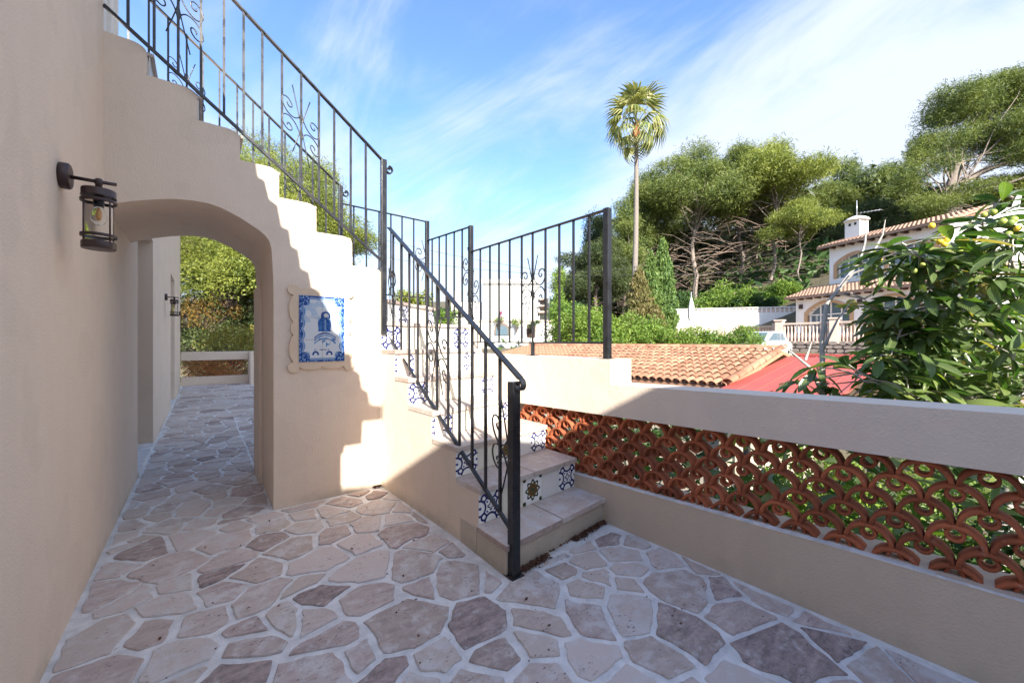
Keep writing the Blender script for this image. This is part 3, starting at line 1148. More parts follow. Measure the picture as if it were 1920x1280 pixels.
# ------------------------------------------------------------------ railings
def scroll_pts(c, u, v, s, fx, fz, turns=1.15, n=26):
    """C-scroll: starts in a spiral eye and runs out towards the centre bar; u,v plane vectors"""
    pts = []
    ex, ez = .058 * fx * s, .052 * fz * s
    for k in range(n):
        t_ = k / (n - 1)
        r = (.007 + .023 * t_) * s
        a = PI * 2 * turns * t_
        a0 = PI * .5
        ang = a0 - a
        pts.append((ex + fx * r * math.cos(ang + PI), ez + fz * r * math.sin(ang + PI)))
    return pts


def ornament(parent, c, u, s=1.0, sides=(-1, 1), h=.20, shear=0.0):
    """crossed whip bars and four scrolls about point c; u = horizontal direction along the rail"""
    c, u = Vector(c), Vector(u).normalized()
    z = Vector((0, 0, 1))
    nrm = u.cross(z).normalized()
    key = [(.004, .086), (.016, .046), (.044, .014), (.080, .008), (.108, .030), (.119, .066), (.106, .098), (.080, .106), (.061, .090), (.060, .068), (.074, .057), (.087, .066), (.084, .080)]
    for f in sides:
        for fz in (-1, 1):
            pts = []
            K = [key[0]] + key + [key[-1]]
            for i in range(1, len(K) - 2):
                for q in range(4):
                    t_ = q / 4
                    p_ = [0.0, 0.0]
                    for ax in (0, 1):
                        p0, p1, p2, p3 = K[i - 1][ax], K[i][ax], K[i + 1][ax], K[i + 2][ax]
                        p_[ax] = .5 * (2 * p1 + (p2 - p0) * t_ + (2 * p0 - 5 * p1 + 4 * p2 - p3) * t_ ** 2 + (3 * p1 - p0 - 3 * p2 + p3) * t_ ** 3)
                    pts.append((p_[0] * f * s * .98, p_[1] * fz * s))
            P3 = [c + u * a + z * (b_ + shear * a) + nrm * .004 for a, b_ in pts]
            m_ = MB(); m_.tube(P3, .0040 * s, 5); m_.build('scroll', M['iron'], parent)
    for f in (-1, 1):
        pts = []
        for k in range(9):
            t_ = k / 8 * 2 - 1
            xx_ = f * .054 * (abs(t_) ** 1.1) * (1 if t_ > 0 else -1) * s
            if len(sides) == 1: xx_ = abs(xx_) * sides[0] if f > 0 else None
            if xx_ is None: break
            pts.append(c + u * xx_ + z * (t_ * h * s + shear * xx_) + nrm * (.006 * f))
        if len(pts) > 3:
            m_ = MB(); m_.tube(pts, .0036 * s, 5); m_.build('whip_bar', M['iron'], parent)


def scroll_end(parent, p, d):
    """rolled end of the handrail; d = horizontal direction it points to"""
    p, d = Vector(p), Vector(d).normalized()
    z = Vector((0, 0, 1))
    m_ = MB()
    pts = []
    for k in range(22):
        t_ = k / 21
        a = t_ * 2 * PI * 1.15
        r = .040 * (1 - t_ * .62)
        pts.append(p + d * (r * math.sin(a)) + z * (-.040 + r * math.cos(a)))
    side = d.cross(z).normalized() * .018
    vs, fs = [], []
    for i, q in enumerate(pts):
        c_ = p + z * (-.040)
        rad = (q - c_).normalized() * .0045
        vs += [q - side - rad, q + side - rad, q + side + rad, q - side + rad]
        if i:
            b0, b1 = (i - 1) * 4, i * 4
            for k in range(4):
                fs.append((b0 + k, b0 + (k + 1) % 4, b1 + (k + 1) % 4, b1 + k))
    fs += [(0, 1, 2, 3), tuple(len(vs) - 4 + k for k in (3, 2, 1, 0))]
    m_.add(vs, fs, False)
    m_.build('rail_scroll', M['iron'], parent)


BW = .0165
def balu(parent, x, y, z0, z1, w_=BW):
    m_ = MB(); m_.box((x - w_ / 2, y - w_ / 2, z0), (x + w_ / 2, y + w_ / 2, z1)); m_.build('baluster', M['iron'], parent)
def post(parent, x, y, z0, z1, w_=.048):
    m_ = MB(); m_.box((x - w_ / 2, y - w_ / 2, z0), (x + w_ / 2, y + w_ / 2, z1)); m_.build('post', M['iron'], parent, .003)
def rail(parent, p, q, w_, h, name='handrail'):
    m_ = MB(); m_.bar(p, q, w_, h); m_.build(name, M['iron'], parent, .002)

# lower flight
lr = thing('stair_railing', 'black iron railing of the lower flight with a heavy post on the paving in front', 'railing', (1.46, 1.85, 0), 'black wrought iron railings')
X0 = 1.462
def top_l(y): return 1.172 + (y - 1.78) * (2.56 - 1.172) / (3.90 - 1.78)
def bot_l(y): return .262 + (y - 1.87) * (1.478 - .262) / (3.92 - 1.87)
post(lr, X0, 1.850, 0.0, 1.16, .056)
rail(lr, (X0, 1.79, top_l(1.80)), (X0, 3.86, top_l(3.86)), .042, .014)
rail(lr, (X0, 1.87, bot_l(1.87)), (X0, 3.90, bot_l(3.90)), .022, .022, 'bottom_rail')
scroll_end(lr, (X0, 1.795, top_l(1.80)), (0, -1, 0))
for y in (3.75, 3.553, 3.37, 3.191, 3.015, 2.834, 2.652, 2.486, 2.314, 2.15, 1.99):
    balu(lr, X0, y, bot_l(y), top_l(y) - .005)
ornament(lr, (X0, 2.834, (bot_l(2.834) + top_l(2.834)) / 2 - .02), (0, 1, 0), 1.5, (-1, 1), .195, .62)
ornament(lr, (X0 - .001, 1.90, .70), (0, 1, 0), 1.5, (1,), .195, .55)
ornament(lr, (X0, 3.86, 2.00), (0, -1, 0), 1.5, (1,), .185, -.62)

# front railing of the upper flight
ur = thing('stair_railing', 'black iron railing of the upper flight above the arch, rising to the top left', 'railing', (1.365, 3.79, 2.1), 'black wrought iron railings')
Y0 = 3.785
def top_u(x): return 3.154 + (1.365 - x) * .782
def bot_u(x): return 2.175 + (1.365 - x) * .775 + (.02 if x < 1 else 0)
post(ur, 1.378, Y0, 1.47, 3.16, .050)
rail(ur, (1.405, Y0, top_u(1.405)), (-.62, Y0, top_u(-.62)), .040, .013)
rail(ur, (1.365, Y0, bot_u(1.365)), (-.528, Y0, bot_u(-.528)), .022, .022, 'bottom_rail')
scroll_end(ur, (1.43, Y0, top_u(1.425) + .005), (1, 0, 0))
xsb = [1.208, 1.072, .929, .802, .663, .519, .379, .253, .127, -.013, -.144, -.275, -.409]
for x in xsb:
    balu(ur, x, Y0, bot_u(x), top_u(x) - .004)
ornament(ur, (.663, Y0, (bot_u(.663) + top_u(.663)) / 2 + .02), (1, 0, 0), 1.24, (-1, 1), .23, -.78)
ornament(ur, (-.144, Y0, (bot_u(-.144) + top_u(-.144)) / 2 + .02), (1, 0, 0), 1.24, (-1, 1), .23, -.78)

# rear railing of the upper flight
br_ = thing('stair_railing', 'rear iron railing of the upper flight, farther back and mostly against the trees', 'railing', (1.33, 5.1, 2.1), 'black wrought iron railings')
Y1 = 5.12
def top_b(x): return 3.30 + (1.334 - x) * .79
def bot_b(x): return 2.32 + (1.334 - x) * .79
post(br_, 1.33, Y1, 2.05, 3.31, .048)
rail(br_, (1.36, Y1, top_b(1.36)), (-.6, Y1, top_b(-.6)), .040, .013)
rail(br_, (1.33, Y1, bot_b(1.33)), (-.6, Y1, bot_b(-.6)), .022, .022, 'bottom_rail')
scroll_end(br_, (1.385, Y1, top_b(1.385) + .005), (1, 0, 0))
for x in (1.164, 1.018, .883, .732, .577, .428, .286, .104 + .03, -.004, -.13, -.27, -.41, -.55):
    balu(br_, x, Y1, bot_b(x), top_b(x) - .004)
ornament(br_, (.883, Y1, (bot_b(.883) + top_b(.883)) / 2), (1, 0, 0), 1.24, (-1, 1), .23, -.79)
ornament(br_, (-.13, Y1, (bot_b(-.13) + top_b(-.13)) / 2), (1, 0, 0), 1.24, (-1, 1), .23, -.79)

# three panels around the landing
g1 = thing('landing_railing', 'long level iron railing panel on the raised parapet, right end on a tall post', 'railing', (2.52, 2.0, 1.27), 'black wrought iron railings')
XW = 2.525
post(g1, XW, 2.0, 1.255, 2.455, .050)
rail(g1, (XW, 2.0, 2.445), (XW, 4.0, 2.47), .032, .013)
rail(g1, (XW, 2.0, 1.387), (XW, 4.0, 1.392), .018, .016, 'bottom_rail')
m_ = MB(); m_.box((XW - .014, 2.887, 1.255), (XW + .014, 2.915, 1.392)); m_.build('foot', M['iron'], g1)
for y in (3.821, 3.627, 3.455, 3.266, 3.068, 2.901, 2.718, 2.536, 2.363, 2.187):
    balu(g1, XW, y, 1.385, 2.445 + (y - 2) * .0125)
ornament(g1, (XW, 2.901, 1.93), (0, 1, 0), 1.5, (-1, 1), .195)
g2 = thing('landing_railing', 'short level iron railing panel between the two tall posts of the landing', 'railing', (2.52, 4.02, 1.6), 'black wrought iron railings')
post(g2, XW, 4.03, 1.255, 2.785, .050)
rail(g2, (XW, 4.03, 2.775), (XW, 5.19, 2.84), .032, .013)
rail(g2, (XW, 4.03, 1.70), (XW, 5.19, 1.72), .018, .016, 'bottom_rail')
for y in (4.227, 4.425, 4.636, 4.83, 5.04):
    balu(g2, XW, y, 1.70, 2.775 + (y - 4.03) * .056)
ornament(g2, (XW, 4.03, 2.25), (0, 1, 0), 1.5, (1,), .195)
ornament(g1, (XW, 4.03, 1.95), (0, -1, 0), 1.5, (1,), .195)
g3 = thing('landing_railing', 'iron railing panel across the back of the landing', 'railing', (2.5, 5.2, 1.9), 'black wrought iron railings')
post(g3, XW, 5.2, 1.58, 3.12, .050)
rail(g3, (XW, 5.2, 3.11), (1.34, 5.16, 3.11), .032, .013)
rail(g3, (XW, 5.2, 2.02), (1.34, 5.16, 2.02), .018, .016, 'bottom_rail')
for x in (2.317, 2.147, 1.99, 1.83, 1.666, 1.507):
    balu(g3, x, 5.19, 2.02, 3.11)
ornament(g3, (XW, 5.2, 2.55), (-1, 0, 0), 1.5, (1,), .195)

for par_, (x, y, z) in ((g1, (XW, 2.0, 1.262)), (g2, (XW, 4.03, 1.262)), (g1, (XW, 2.901, 1.262)), (g3, (XW, 5.2, 1.60)), (lr, (X0, 1.850, 0.004))):
    m_ = MB(); m_.box((x - .046, y - .046, z), (x + .046, y + .046, z + .007)); m_.build('foot_plate', M['iron'], par_, .002)

# ------------------------------------------------------------------ parapet with breeze blocks
para = thing('parapet_wall', 'long beige parapet on the right with a band of terracotta scale breeze blocks under its solid top', 'parapet', (2.5, 1, 0))
def pxx(y): return 2.515 - .033 * y
PY0, PY1 = -3.0, 3.1
def zA(y): return .876 - .024 * y
def zB(y): return 1.114 - .023 * y
def zC(y): return .398 - .043 * y if y > 0 else .398
def band(z0f, z1f, y0, y1, dx0, dx1, n=1):
    m_ = MB()
    ys = [y0 + (y1 - y0) * i / n for i in range(n + 1)]
    vs = []
    for y in ys:
        for dx in (dx0, dx1):
            for zf in (z0f, z1f):
                vs.append((pxx(y) + dx, y, zf(y) if callable(zf) else zf))
    fs = []
    for i in range(n):
        a, b2 = i * 4, (i + 1) * 4
        fs += [(a, a + 1, b2 + 1, b2), (a + 2, b2 + 2, b2 + 3, a + 3), (a + 1, a + 3, b2 + 3, b2 + 1), (a, b2, b2 + 2, a + 2)]
    fs += [(0, 2, 3, 1), (n * 4, n * 4 + 1, n * 4 + 3, n * 4 + 2)]
    m_.add(vs, fs)
    return m_
band(-3.0, zC, PY0, 3.15, 0, .25, 13).build('base_wall', M['stucco_low'], para, .008)
m_ = MB()
m_.prism([(pxx(y), y, z) for y, z in ((PY0, zA(PY0)), (3.1, zA(3.1)), (3.1, -3.2), (5.3, -3.2), (5.3, 1.60), (3.97, 1.60), (3.97, 1.262), (1.912, 1.262), (1.912, zB(1.912)), (PY0, zB(PY0)))], (.262, 0, 0))
m_.build('top_beam', M['stucco'], para, .010)
band(lambda y: zC(y) - .004, lambda y: zC(y) + .004, PY0, 2.3, -.003, .03, 6).build('mortar_edge', M['mortar'], para)

# one scale block piece: arch plus hook, lying in the YZ plane
SP = .1885
RW = .094
def scale_mesh():
    m_ = MB()
    n = 10
    th_, dp = .018, .082
    vs, fs = [], []
    for k in range(n + 1):
        a = PI * k / n
        ext = 0
        for r in (RW - th_, RW):
            for x in (-dp / 2, dp / 2):
                # a little thinner towards the garden side
                vs.append((x, -r * math.cos(a), r * math.sin(a) * (1.0)))
        if k:
            b0, b1 = (k - 1) * 4, k * 4
            fs += [(b0, b1, b1 + 1, b0 + 1), (b0 + 2, b0 + 3, b1 + 3, b1 + 2), (b0, b0 + 2, b1 + 2, b1), (b0 + 1, b1 + 1, b1 + 3, b0 + 3)]
    fs += [(0, 1, 3, 2), (n * 4, n * 4 + 2, n * 4 + 3, n * 4 + 1)]
    m_.add(vs, fs, True)
    return m_, dp
def hook_part():
    """the small open loop hanging from the crown of an arch"""
    m_ = MB()
    vs, fs = [], []
    dp = .062
    th_ = .0125
    n = 10
    zc = RW - .047
    rr_ = .027
    path = []
    for k in range(n + 1):
        a = R(125) + R(290) * k / n
        path.append((rr_ * math.cos(a), zc + rr_ * math.sin(a)))
    path = [(-.016, RW - .012)] + path + [(.016, RW - .012)]
    for i, (y, z) in enumerate(path):
        p0 = path[max(i - 1, 0)]
        p1 = path[min(i + 1, len(path) - 1)]
        d = Vector((p1[0] - p0[0], p1[1] - p0[1])).normalized()
        nn = Vector((-d.y, d.x)) * th_ / 2
        for s_ in (-1, 1):
            for x in (-dp / 2, dp / 2):
                vs.append((x, y + nn.x * s_, z + nn.y * s_))
        if i:
            b0, b1 = (i - 1) * 4, i * 4
            fs += [(b0, b1, b1 + 1, b0 + 1), (b0 + 2, b0 + 3, b1 + 3, b1 + 2), (b0, b0 + 2, b1 + 2, b1), (b0 + 1, b1 + 1, b1 + 3, b0 + 3)]
    m_.add(vs, fs, True)
    return m_
sm_, _ = scale_mesh()
hk = hook_part()
sm_.add(hk.v, hk.f, True)
blk, _c = sm_.mesh('breeze_block', M['terracotta'], (0, 0, 0))
blk_top, _c = scale_mesh()[0].mesh('breeze_block_open', M['terracotta'], (0, 0, 0))
ROW = .0868
SH = -.025                                           # the courses follow the fall of the parapet
ncol = int((3.1 + 1.3) / SP)
for r_ in range(6):
    for k in range(ncol):
        y = -1.25 + k * SP + (SP / 2 if r_ % 2 else 0)
        z = .885 - RW - r_ * ROW + SH * y - .012
        broken = (r_, k) in ((0, 15), (2, 11))
        if z + RW < zC(y) + .02: continue
        if z < zC(y) - .03:
            pass
        o = place('breeze_block', blk_top if broken else blk, (pxx(y) + .085, y, z), para)
        o.rotation_euler = (math.atan(SH) + rnd.uniform(-.02, .02), rnd.uniform(-.015, .015), math.atan(.033))
# far parapet across the end of the corridor
fp = thing('parapet_wall', 'pale parapet with breeze blocks at the far end of the corridor, seen through the arch', 'parapet', (.4, 16.1, 0))
box_part('base_wall', (-.54, 16.0, 0), (1.20, 16.2, .28), M['stucco'], fp)
box_part('top_beam', (-.54, 15.98, .80), (1.20, 16.22, 1.07), M['stucco'], fp, .008)
box_part('pier', (1.204, 15.3, 0), (1.50, 16.25, 1.07), M['stucco'], fp, .008)
for r_ in range(6):
    for k in range(9):
        x = -.45 + k * SP + (SP / 2 if r_ % 2 else 0)
        if x > 1.15: continue
        o = place('breeze_block', blk, (x, 16.1, .80 - RW - r_ * ROW), fp)
        o.rotation_euler = (0, 0, PI / 2)

# ------------------------------------------------------------------ garage roof and red roof
RX0, RX1 = 8.5, 11.67
RZ0, RZ1 = .50, 1.19
RYa, RYb = 3.66, 14.0
garage = thing('garage', 'low building with orange clay tile roof just beyond the parapet', 'garage', (10, 8, -3))
box_part('wall', (RX0 + .35, RYa + .2, -3.2), (RX1 + 3.2, RYb, RZ0 + .02), M['stucco_base'], garage)
sl = (RZ1 - RZ0) / (RX1 - RX0)
def roofz(x): return RZ0 + (x - RX0) * sl
m_ = MB()
m_.prism([(RX0, RYa, RZ0 - .12), (RX0, RYa, RZ0 - .03), (RX1, RYa, RZ1 - .03), (RX1 + 3.2, RYa, RZ0 - .03), (RX1 + 3.2, RYa, RZ0 - .12), (RX1, RYa, RZ1 - .12)], (0, RYb - RYa, 0))
roof_o = m_.build('roof', M['clay'], garage)
def barrel(L, r0, r1, n=6, th_=.012, arc_=PI):
    """cover tile along +X (up the slope), flared at the lower end"""
    m_ = MB()
    vs, fs = [], []
    for j, (x, rad) in enumerate(((0, r0), (L, r1))):
        for rr_ in (rad - th_, rad):
            for k in range(n + 1):
                a = arc_ * k / n
                vs.append((x, -rr_ * math.cos(a), rr_ * math.sin(a) * .85))
    q = n + 1
    for k in range(n):
        fs.append((q + k, q + k + 1, 3 * q + k + 1, 3 * q + k))          # outer
        fs.append((k, 2 * q + k, 2 * q + k + 1, k + 1))                    # inner
        fs.append((k, k + 1, q + k + 1, q + k))                            # front lip
    m_.add(vs, fs, True)
    return m_
NROW = 9
exp_ = math.hypot(RX1 - RX0, RZ1 - RZ0) / NROW
tile_me, _c = barrel(exp_ + .06, .098, .064, 7, .009).mesh('roof_tile', M['clay'], (0, 0, 0))
ang = math.atan(sl)
TSP = .2
ncol_ = int((RYb - RYa) / TSP)
cells = []
for k in range(ncol_):
    for r_ in range(NROW):
        cells.append((RYa + .10 + k * TSP, r_))
cells.sort(key=lambda c_: c_[0] + c_[1] * .0001)
roof_rest = MB()
for i, (y, r_) in enumerate(cells):
    d = r_ * exp_ - .05
    x = RX0 + d * math.cos(ang)
    z = RZ0 - .012 + d * math.sin(ang)
    rot = Matrix.Rotation(-ang - .0 + rnd.uniform(-.012, .012), 4, 'Y') @ Matrix.Rotation(rnd.uniform(-.02, .02), 4, 'Z')
    if i < 290:
        o = place('roof_tile', tile_me, (x, y, z + .010), garage)
        o.rotation_euler = rot.to_euler()
    else:
        b_ = barrel(exp_ + .06, .098, .064, 5, .009)
        roof_rest.add([Vector((x, y, z + .010)) + (rot @ Vector(v)) for v in b_.v], b_.f, True)
tag(roof_rest.build('far_roof_tiles', M['clay'], garage), kind='stuff')
# verge tiles along the right edge and ridge
vm, _c = barrel(exp_ + .05, .125, .100, 8, .014).mesh('verge_tile', M['clay'], (0, 0, 0))
for r_ in range(NROW):
    d = r_ * exp_ - .06
    o = place('verge_tile', vm, (RX0 + d * math.cos(ang), RYa - .015, RZ0 + .055 + d * math.sin(ang)), garage)
    o.rotation_euler = (R(-14), -ang - .04, rnd.uniform(-.02, .02))
rm, _c = barrel(.42, .115, .10, 6, .014).mesh('ridge_tile', M['clay'], (0, 0, 0))
for k in range(25):
    o = place('ridge_tile', rm, (RX1, RYa - .05 + k * .40, RZ1 + .03), garage)
    o.rotation_euler = (0, R(-2), R(90))
box_part('eaves_board', (RX0 + .02, RYa - .02, RZ0 - .16), (RX0 + .06, RYb, RZ0 - .06), M['rubble_mortar'], garage)

red = thing('carport', 'flat red sheet metal carport roof beside the clay tile roof', 'carport', (10, 1, -3))
rz0, rz1 = RZ0 - .02, RZ1 - .20
for i in range(2):
    y1 = RYa + .02 - i * .95
    y0 = y1 - .935
    m_ = MB()
    m_.prism([(RX0 - .3, y0, rz0 - .065), (RX0 - .3, y0, rz0 - .025), (RX1 + .35, y0, rz1 + .02), (RX1 + .35, y0, rz1 - .02)], (0, y1 - y0, 0))
    m_.build('roof_sheet', M['red_metal'], red)
    for q in (1, 2):
        yy2 = y0 + (y1 - y0) * q / 3
        m_ = MB(); m_.bar((RX0 - .3, yy2, rz0 - .018), (RX1 + .35, yy2, rz1 + .026), .022, .018); m_.build('seam', M['red_metal'], red)
    m_ = MB(); m_.bar((RX0 - .3, y0, rz0 - .0), (RX1 + .35, y0, rz1 + .045), .05, .04); m_.build('joint_strip', M['red_metal'], red)
m_ = MB(); m_.box((RX1 + .36, RYa - 1.9, rz1 - .10), (RX1 + .42, RYa - .1, rz1 + .045)); m_.build('edge_beam', plain('dark red edge', (.16, .03, .03), .6), red)
m_ = MB(); m_.box((RX1 + .43, RYa - 1.9, rz1 + .02), (RX1 + .55, RYa - .1, rz1 + .10)); m_.build('gutter', M['red_metal'], red)
for y in (3.3, 2.0):
    for x in (RX0, RX1):
        m_ = MB(); m_.box((x - .05, y - .05, -3.2), (x + .05, y + .05, rz0 - .07)); m_.build('post', M['iron'], red)

# ------------------------------------------------------------------ ground and hill
def ground_z(X, Y):
    """height of the natural ground"""
    xc = CS * X - SN * Y
    z_ = SN * X + CS * Y
    g = -3.0
    g = g + 3.6 * sstep(14, 20, z_)                           # street level behind the garage
    g = g + 2.4 * sstep(30, 42, z_)                           # wooded slope
    hill = sstep(10, 34, xc) * sstep(20, 36, z_ + .35 * xc)
    g = g + 8.5 * hill
    g = g + 10 * sstep(45, 120, z_) + 3 * sstep(0, 60, xc) * sstep(40, 90, z_)
    return g
def sstep(a, b_, x):
    t_ = min(max((x - a) / (b_ - a), 0), 1)
    return t_ * t_ * (3 - 2 * t_)
def grid(n, ext0, ext1):
    pass
gx = list(np.linspace(-60, 120, 91))
gy = list(np.linspace(-40, 150, 96))
gx = [-900, -300, -120] + gx + [180, 400, 900]
gy = [-900, -300, -100] + gy + [220, 450, 900]
V = []
for y in gy:
    for x in gx:
        V.append((x, y, ground_z(x, y) + (mnoise.noise(Vector((x * .15, y * .15, 0))) * .25 if abs(x) < 150 else 0)))
nx_, ny_ = len(gx), len(gy)
F = [(j * nx_ + i, j * nx_ + i + 1, (j + 1) * nx_ + i + 1, (j + 1) * nx_ + i) for j in range(ny_ - 1) for i in range(nx_ - 1)]
me = mesh_np('ground', V, F, M['soil'], smooth=True)
tag(place('ground', me, (0, 0, 0)), kind='structure')

# ------------------------------------------------------------------ foliage
nrs = np.random.RandomState(21)


def tufts(centers, size, flat=.35, tri=2, up=.0, spread=1.0, w_=.36):
    """leaf clumps: each centre gets a few small bent quads. centers (n,3), size scalar or (n,)"""
    C = np.repeat(np.asarray(centers), tri, 0)
    n = len(C)
    S = np.repeat(np.broadcast_to(size, (len(centers),)), tri)[:, None] * nrs.uniform(.6, 1.25, (n, 1))
    A = nrs.normal(size=(n, 3))
    A[:, 2] = A[:, 2] * flat + up
    A /= np.linalg.norm(A, axis=1, keepdims=True)
    B = nrs.normal(size=(n, 3))
    B -= A * (A * B).sum(1, keepdims=True)
    B /= np.linalg.norm(B, axis=1, keepdims=True)
    O = C + nrs.normal(size=(n, 3)) * S * .35 * spread
    v0 = O - A * S * .5
    v1 = O + B * S * w_ * .5
    v2 = O + A * S * .5
    v3 = O - B * S * w_ * .5
    V = np.stack([v0, v1, v2, v3], 1).reshape(-1, 3)
    F = np.arange(len(V)).reshape(-1, 4)
    return V, F


def lobes(spec, n, shell=.55, under=.45):
    """points through ellipsoid lobes; spec = list of (cx,cy,cz,rx,ry,rz)"""
    spec = np.array(spec, float)
    vol = (spec[:, 3] * spec[:, 4] * spec[:, 5]) ** .8
    cnt = np.maximum((n * vol / vol.sum()).astype(int), 4)
    out = []
    for s_, k in zip(spec, cnt):
        d = nrs.normal(size=(k, 3))
        d /= np.linalg.norm(d, axis=1, keepdims=True)
        r = (shell + (1 - shell) * nrs.rand(k, 1) ** .7) * (1 + .22 * nrs.normal(size=(k, 1)) * .6)
        # fewer leaves on the underside
        keep = (d[:, 2] > -.25) | (nrs.rand(k) < under)
        p = s_[:3] + d * r * s_[3:]
        out.append(p[keep])
    return np.concatenate(out)


def make_crown(name, parent, pts, size, mat, loc, tri=2, flat=.6, up=.25, spread=1.0, w_=.36):
    V, F = (tufts3 if w_ < .3 else tufts)(pts, size, flat, tri, up, spread, w_)
    me = mesh_np(name, V - np.array(loc), F, mat)
    return place(name, me, loc, parent)


def limbs(mb, base, tips, r0, seedv, n=7):
    """trunk-to-tip branches with a sag and wobble"""
    rr_ = random.Random(seedv)
    for (p0, tip, r) in tips:
        p0, tip = Vector(p0), Vector(tip)
        L = (tip - p0).length
        pts, rad = [], []
        off = Vector((rr_.uniform(-1, 1), rr_.uniform(-1, 1), rr_.uniform(-.4, .4))) * L * .10
        for k in range(n):
            t_ = k / (n - 1)
            p = p0.lerp(tip, t_) + off * math.sin(PI * t_) + Vector((0, 0, L * .08 * math.sin(PI * t_)))
            p += Vector((rr_.uniform(-1, 1), rr_.uniform(-1, 1), rr_.uniform(-1, 1))) * L * .02
            pts.append(p)
            rad.append(r * (1 - .82 * t_))
        mb.tube(pts, rad, 5, False)


def pine(px, ybase, ytop, wpx, Z, label, mat='pine', seed=1, crown=.5, n=3600, size=.42, bark='bark', lean=0, name='pine_tree', lob=22, dead=26, dense=1.0, trunk=.22, group='pine trees on the slope'):
    """px: pixel of the trunk foot, ybase/ytop pixel rows, wpx crown width in pixels, at depth Z"""
    rr_ = random.Random(seed)
    foot = P(px, ybase, Z)
    top = P(px + lean, ytop, Z)
    H = top.z - foot.z
    W = wpx / FPX * Z * 1.12
    trunk *= .72
    gz = ground_z(foot.x, foot.y)
    foot.z = min(foot.z, gz + .3)
    root = thing(name, label, 'tree', foot, group)
    hc = H * min(crown * 1.12, .97)                                   # crown depth
    zc = top.z - hc
    cxy = Vector((top.x, top.y))
    spec = []
    for k in range(lob):
        a = rr_.random() * 2 * PI
        q = math.sqrt(rr_.random())
        rad = W / 2 * q * .80
        # umbrella: the outer lobes sit lower
        zz = zc + hc * (.30 + .52 * rr_.random()) * (1.05 - .45 * q * q) + hc * .02
        rl = W * rr_.uniform(.11, .20)
        spec.append((cxy.x + rad * math.cos(a), cxy.y + rad * math.sin(a), zz, rl, rl, rl * rr_.uniform(.42, .68)))
    spec.append((cxy.x, cxy.y, top.z - hc * .18, W * .16, W * .16, hc * .18))
    spec.append((cxy.x + W * .12, cxy.y, top.z - hc * .13, W * .11, W * .11, hc * .12))
    pts = lobes(spec, int(n * dense * 2.3), .48, .62)
    make_crown('crown', root, pts, size * .72, M[mat], root.location, 6, .9, .45, 1.5, .27)
    mb = MB()
    forkz = zc + hc * .30
    tp = []
    rad = []
    for k in range(9):
        t_ = k / 8
        p = Vector((foot.x + (cxy.x - foot.x) * t_ ** 1.3, foot.y + (cxy.y - foot.y) * t_ ** 1.3, foot.z + (forkz + hc * .3 - foot.z) * t_))
        p += Vector((rr_.uniform(-1, 1), rr_.uniform(-1, 1), 0)) * .018 * H * (t_ > 0)
        tp.append(p)
        rad.append(trunk * (1 - .62 * t_))
    mb.tube(tp, rad, 8, False)
    tips = []
    for s_ in spec:
        tt = rr_.uniform(.55, .98)
        k = min(int(tt * 8), 7)
        p0 = tp[k].lerp(tp[k + 1], tt * 8 - k)
        tips.append((p0, (s_[0], s_[1], s_[2] - s_[5] * .2), trunk * .34))
    for k in range(dead):                               # bare dead limbs under the crown
        tt = rr_.uniform(.22, .80)
        kk = min(int(tt * 8), 7)
        p0 = tp[kk].lerp(tp[kk + 1], tt * 8 - kk)
        a = rr_.random() * 2 * PI
        L = W * rr_.uniform(.12, .34)
        tips.append((p0, p0 + Vector((math.cos(a) * L, math.sin(a) * L, L * rr_.uniform(-.35, .55))), trunk * .13))
    limbs(mb, None, tips, 0, seed + 5)
    mb.build('trunk', M[bark], root)
    return root


G = 'pine trees on the slope'
pine(1303, 572, 266, 205, 38, 'broad umbrella pine with a pale straight trunk, directly right of the two cypresses', 'pine', 31, .54, 6200, .50, lean=0, lob=34, dead=46, trunk=.36)
pine(1208, 592, 322, 150, 40, 'rounded pine directly behind the tall palm trunk', 'pine', 32, .62, 4600, .50, lean=0, lob=28, dead=30, bark='bark_dark', trunk=.3)
pine(1392, 570, 268, 150, 40, 'pine with bare brown limbs between the broad umbrella pine and the tallest pale pine', 'pine', 33, .50, 4600, .48, lean=-4, lob=26, dead=40, trunk=.30)
pine(1449, 556, 264, 170, 36, 'tall pale trunked pine, its crown the brightest yellow green of the wood', 'pine_light', 34, .46, 5200, .46, lean=0, lob=28, dead=24, trunk=.26)
pine(1499, 545, 372, 118, 33, 'slender twin trunked pine with thin light crown left of the white villa', 'pine_light', 35, .42, 2300, .36, lean=2, lob=20, dead=20, trunk=.13)
pine(1584, 520, 296, 150, 47, 'grey green pine behind the villa chimney', 'pine', 36, .62, 4800, .55, lean=0, lob=28, dead=24, bark='bark_dark', trunk=.3)
pine(1665, 480, 304, 130, 48, 'darker pine behind the villa roof, left of the biggest pine', 'pine', 37, .66, 4200, .55, lean=0, lob=26, dead=16, bark='bark_dark', trunk=.3)
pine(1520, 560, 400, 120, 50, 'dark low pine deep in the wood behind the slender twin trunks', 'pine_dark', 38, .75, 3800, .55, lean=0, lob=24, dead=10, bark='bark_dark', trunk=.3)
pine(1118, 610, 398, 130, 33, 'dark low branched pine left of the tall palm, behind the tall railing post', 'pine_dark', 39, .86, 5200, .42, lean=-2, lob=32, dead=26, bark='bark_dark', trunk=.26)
pine(1170, 600, 385, 120, 36, 'green pine standing behind the two cypresses', 'pine', 40, .80, 4200, .45, lean=4, lob=28, dead=24, bark='bark_dark', trunk=.28)
pine(1345, 572, 300, 90, 43, 'thin pine half hidden behind the broad umbrella pine', 'pine', 61, .45, 2600, .46, lean=4, lob=18, dead=30, trunk=.2)
pine(1420, 560, 330, 80, 43, 'thin dark pine directly left of the tallest pale trunk', 'pine_dark', 62, .45, 2200, .46, lean=-3, lob=16, dead=30, trunk=.2)
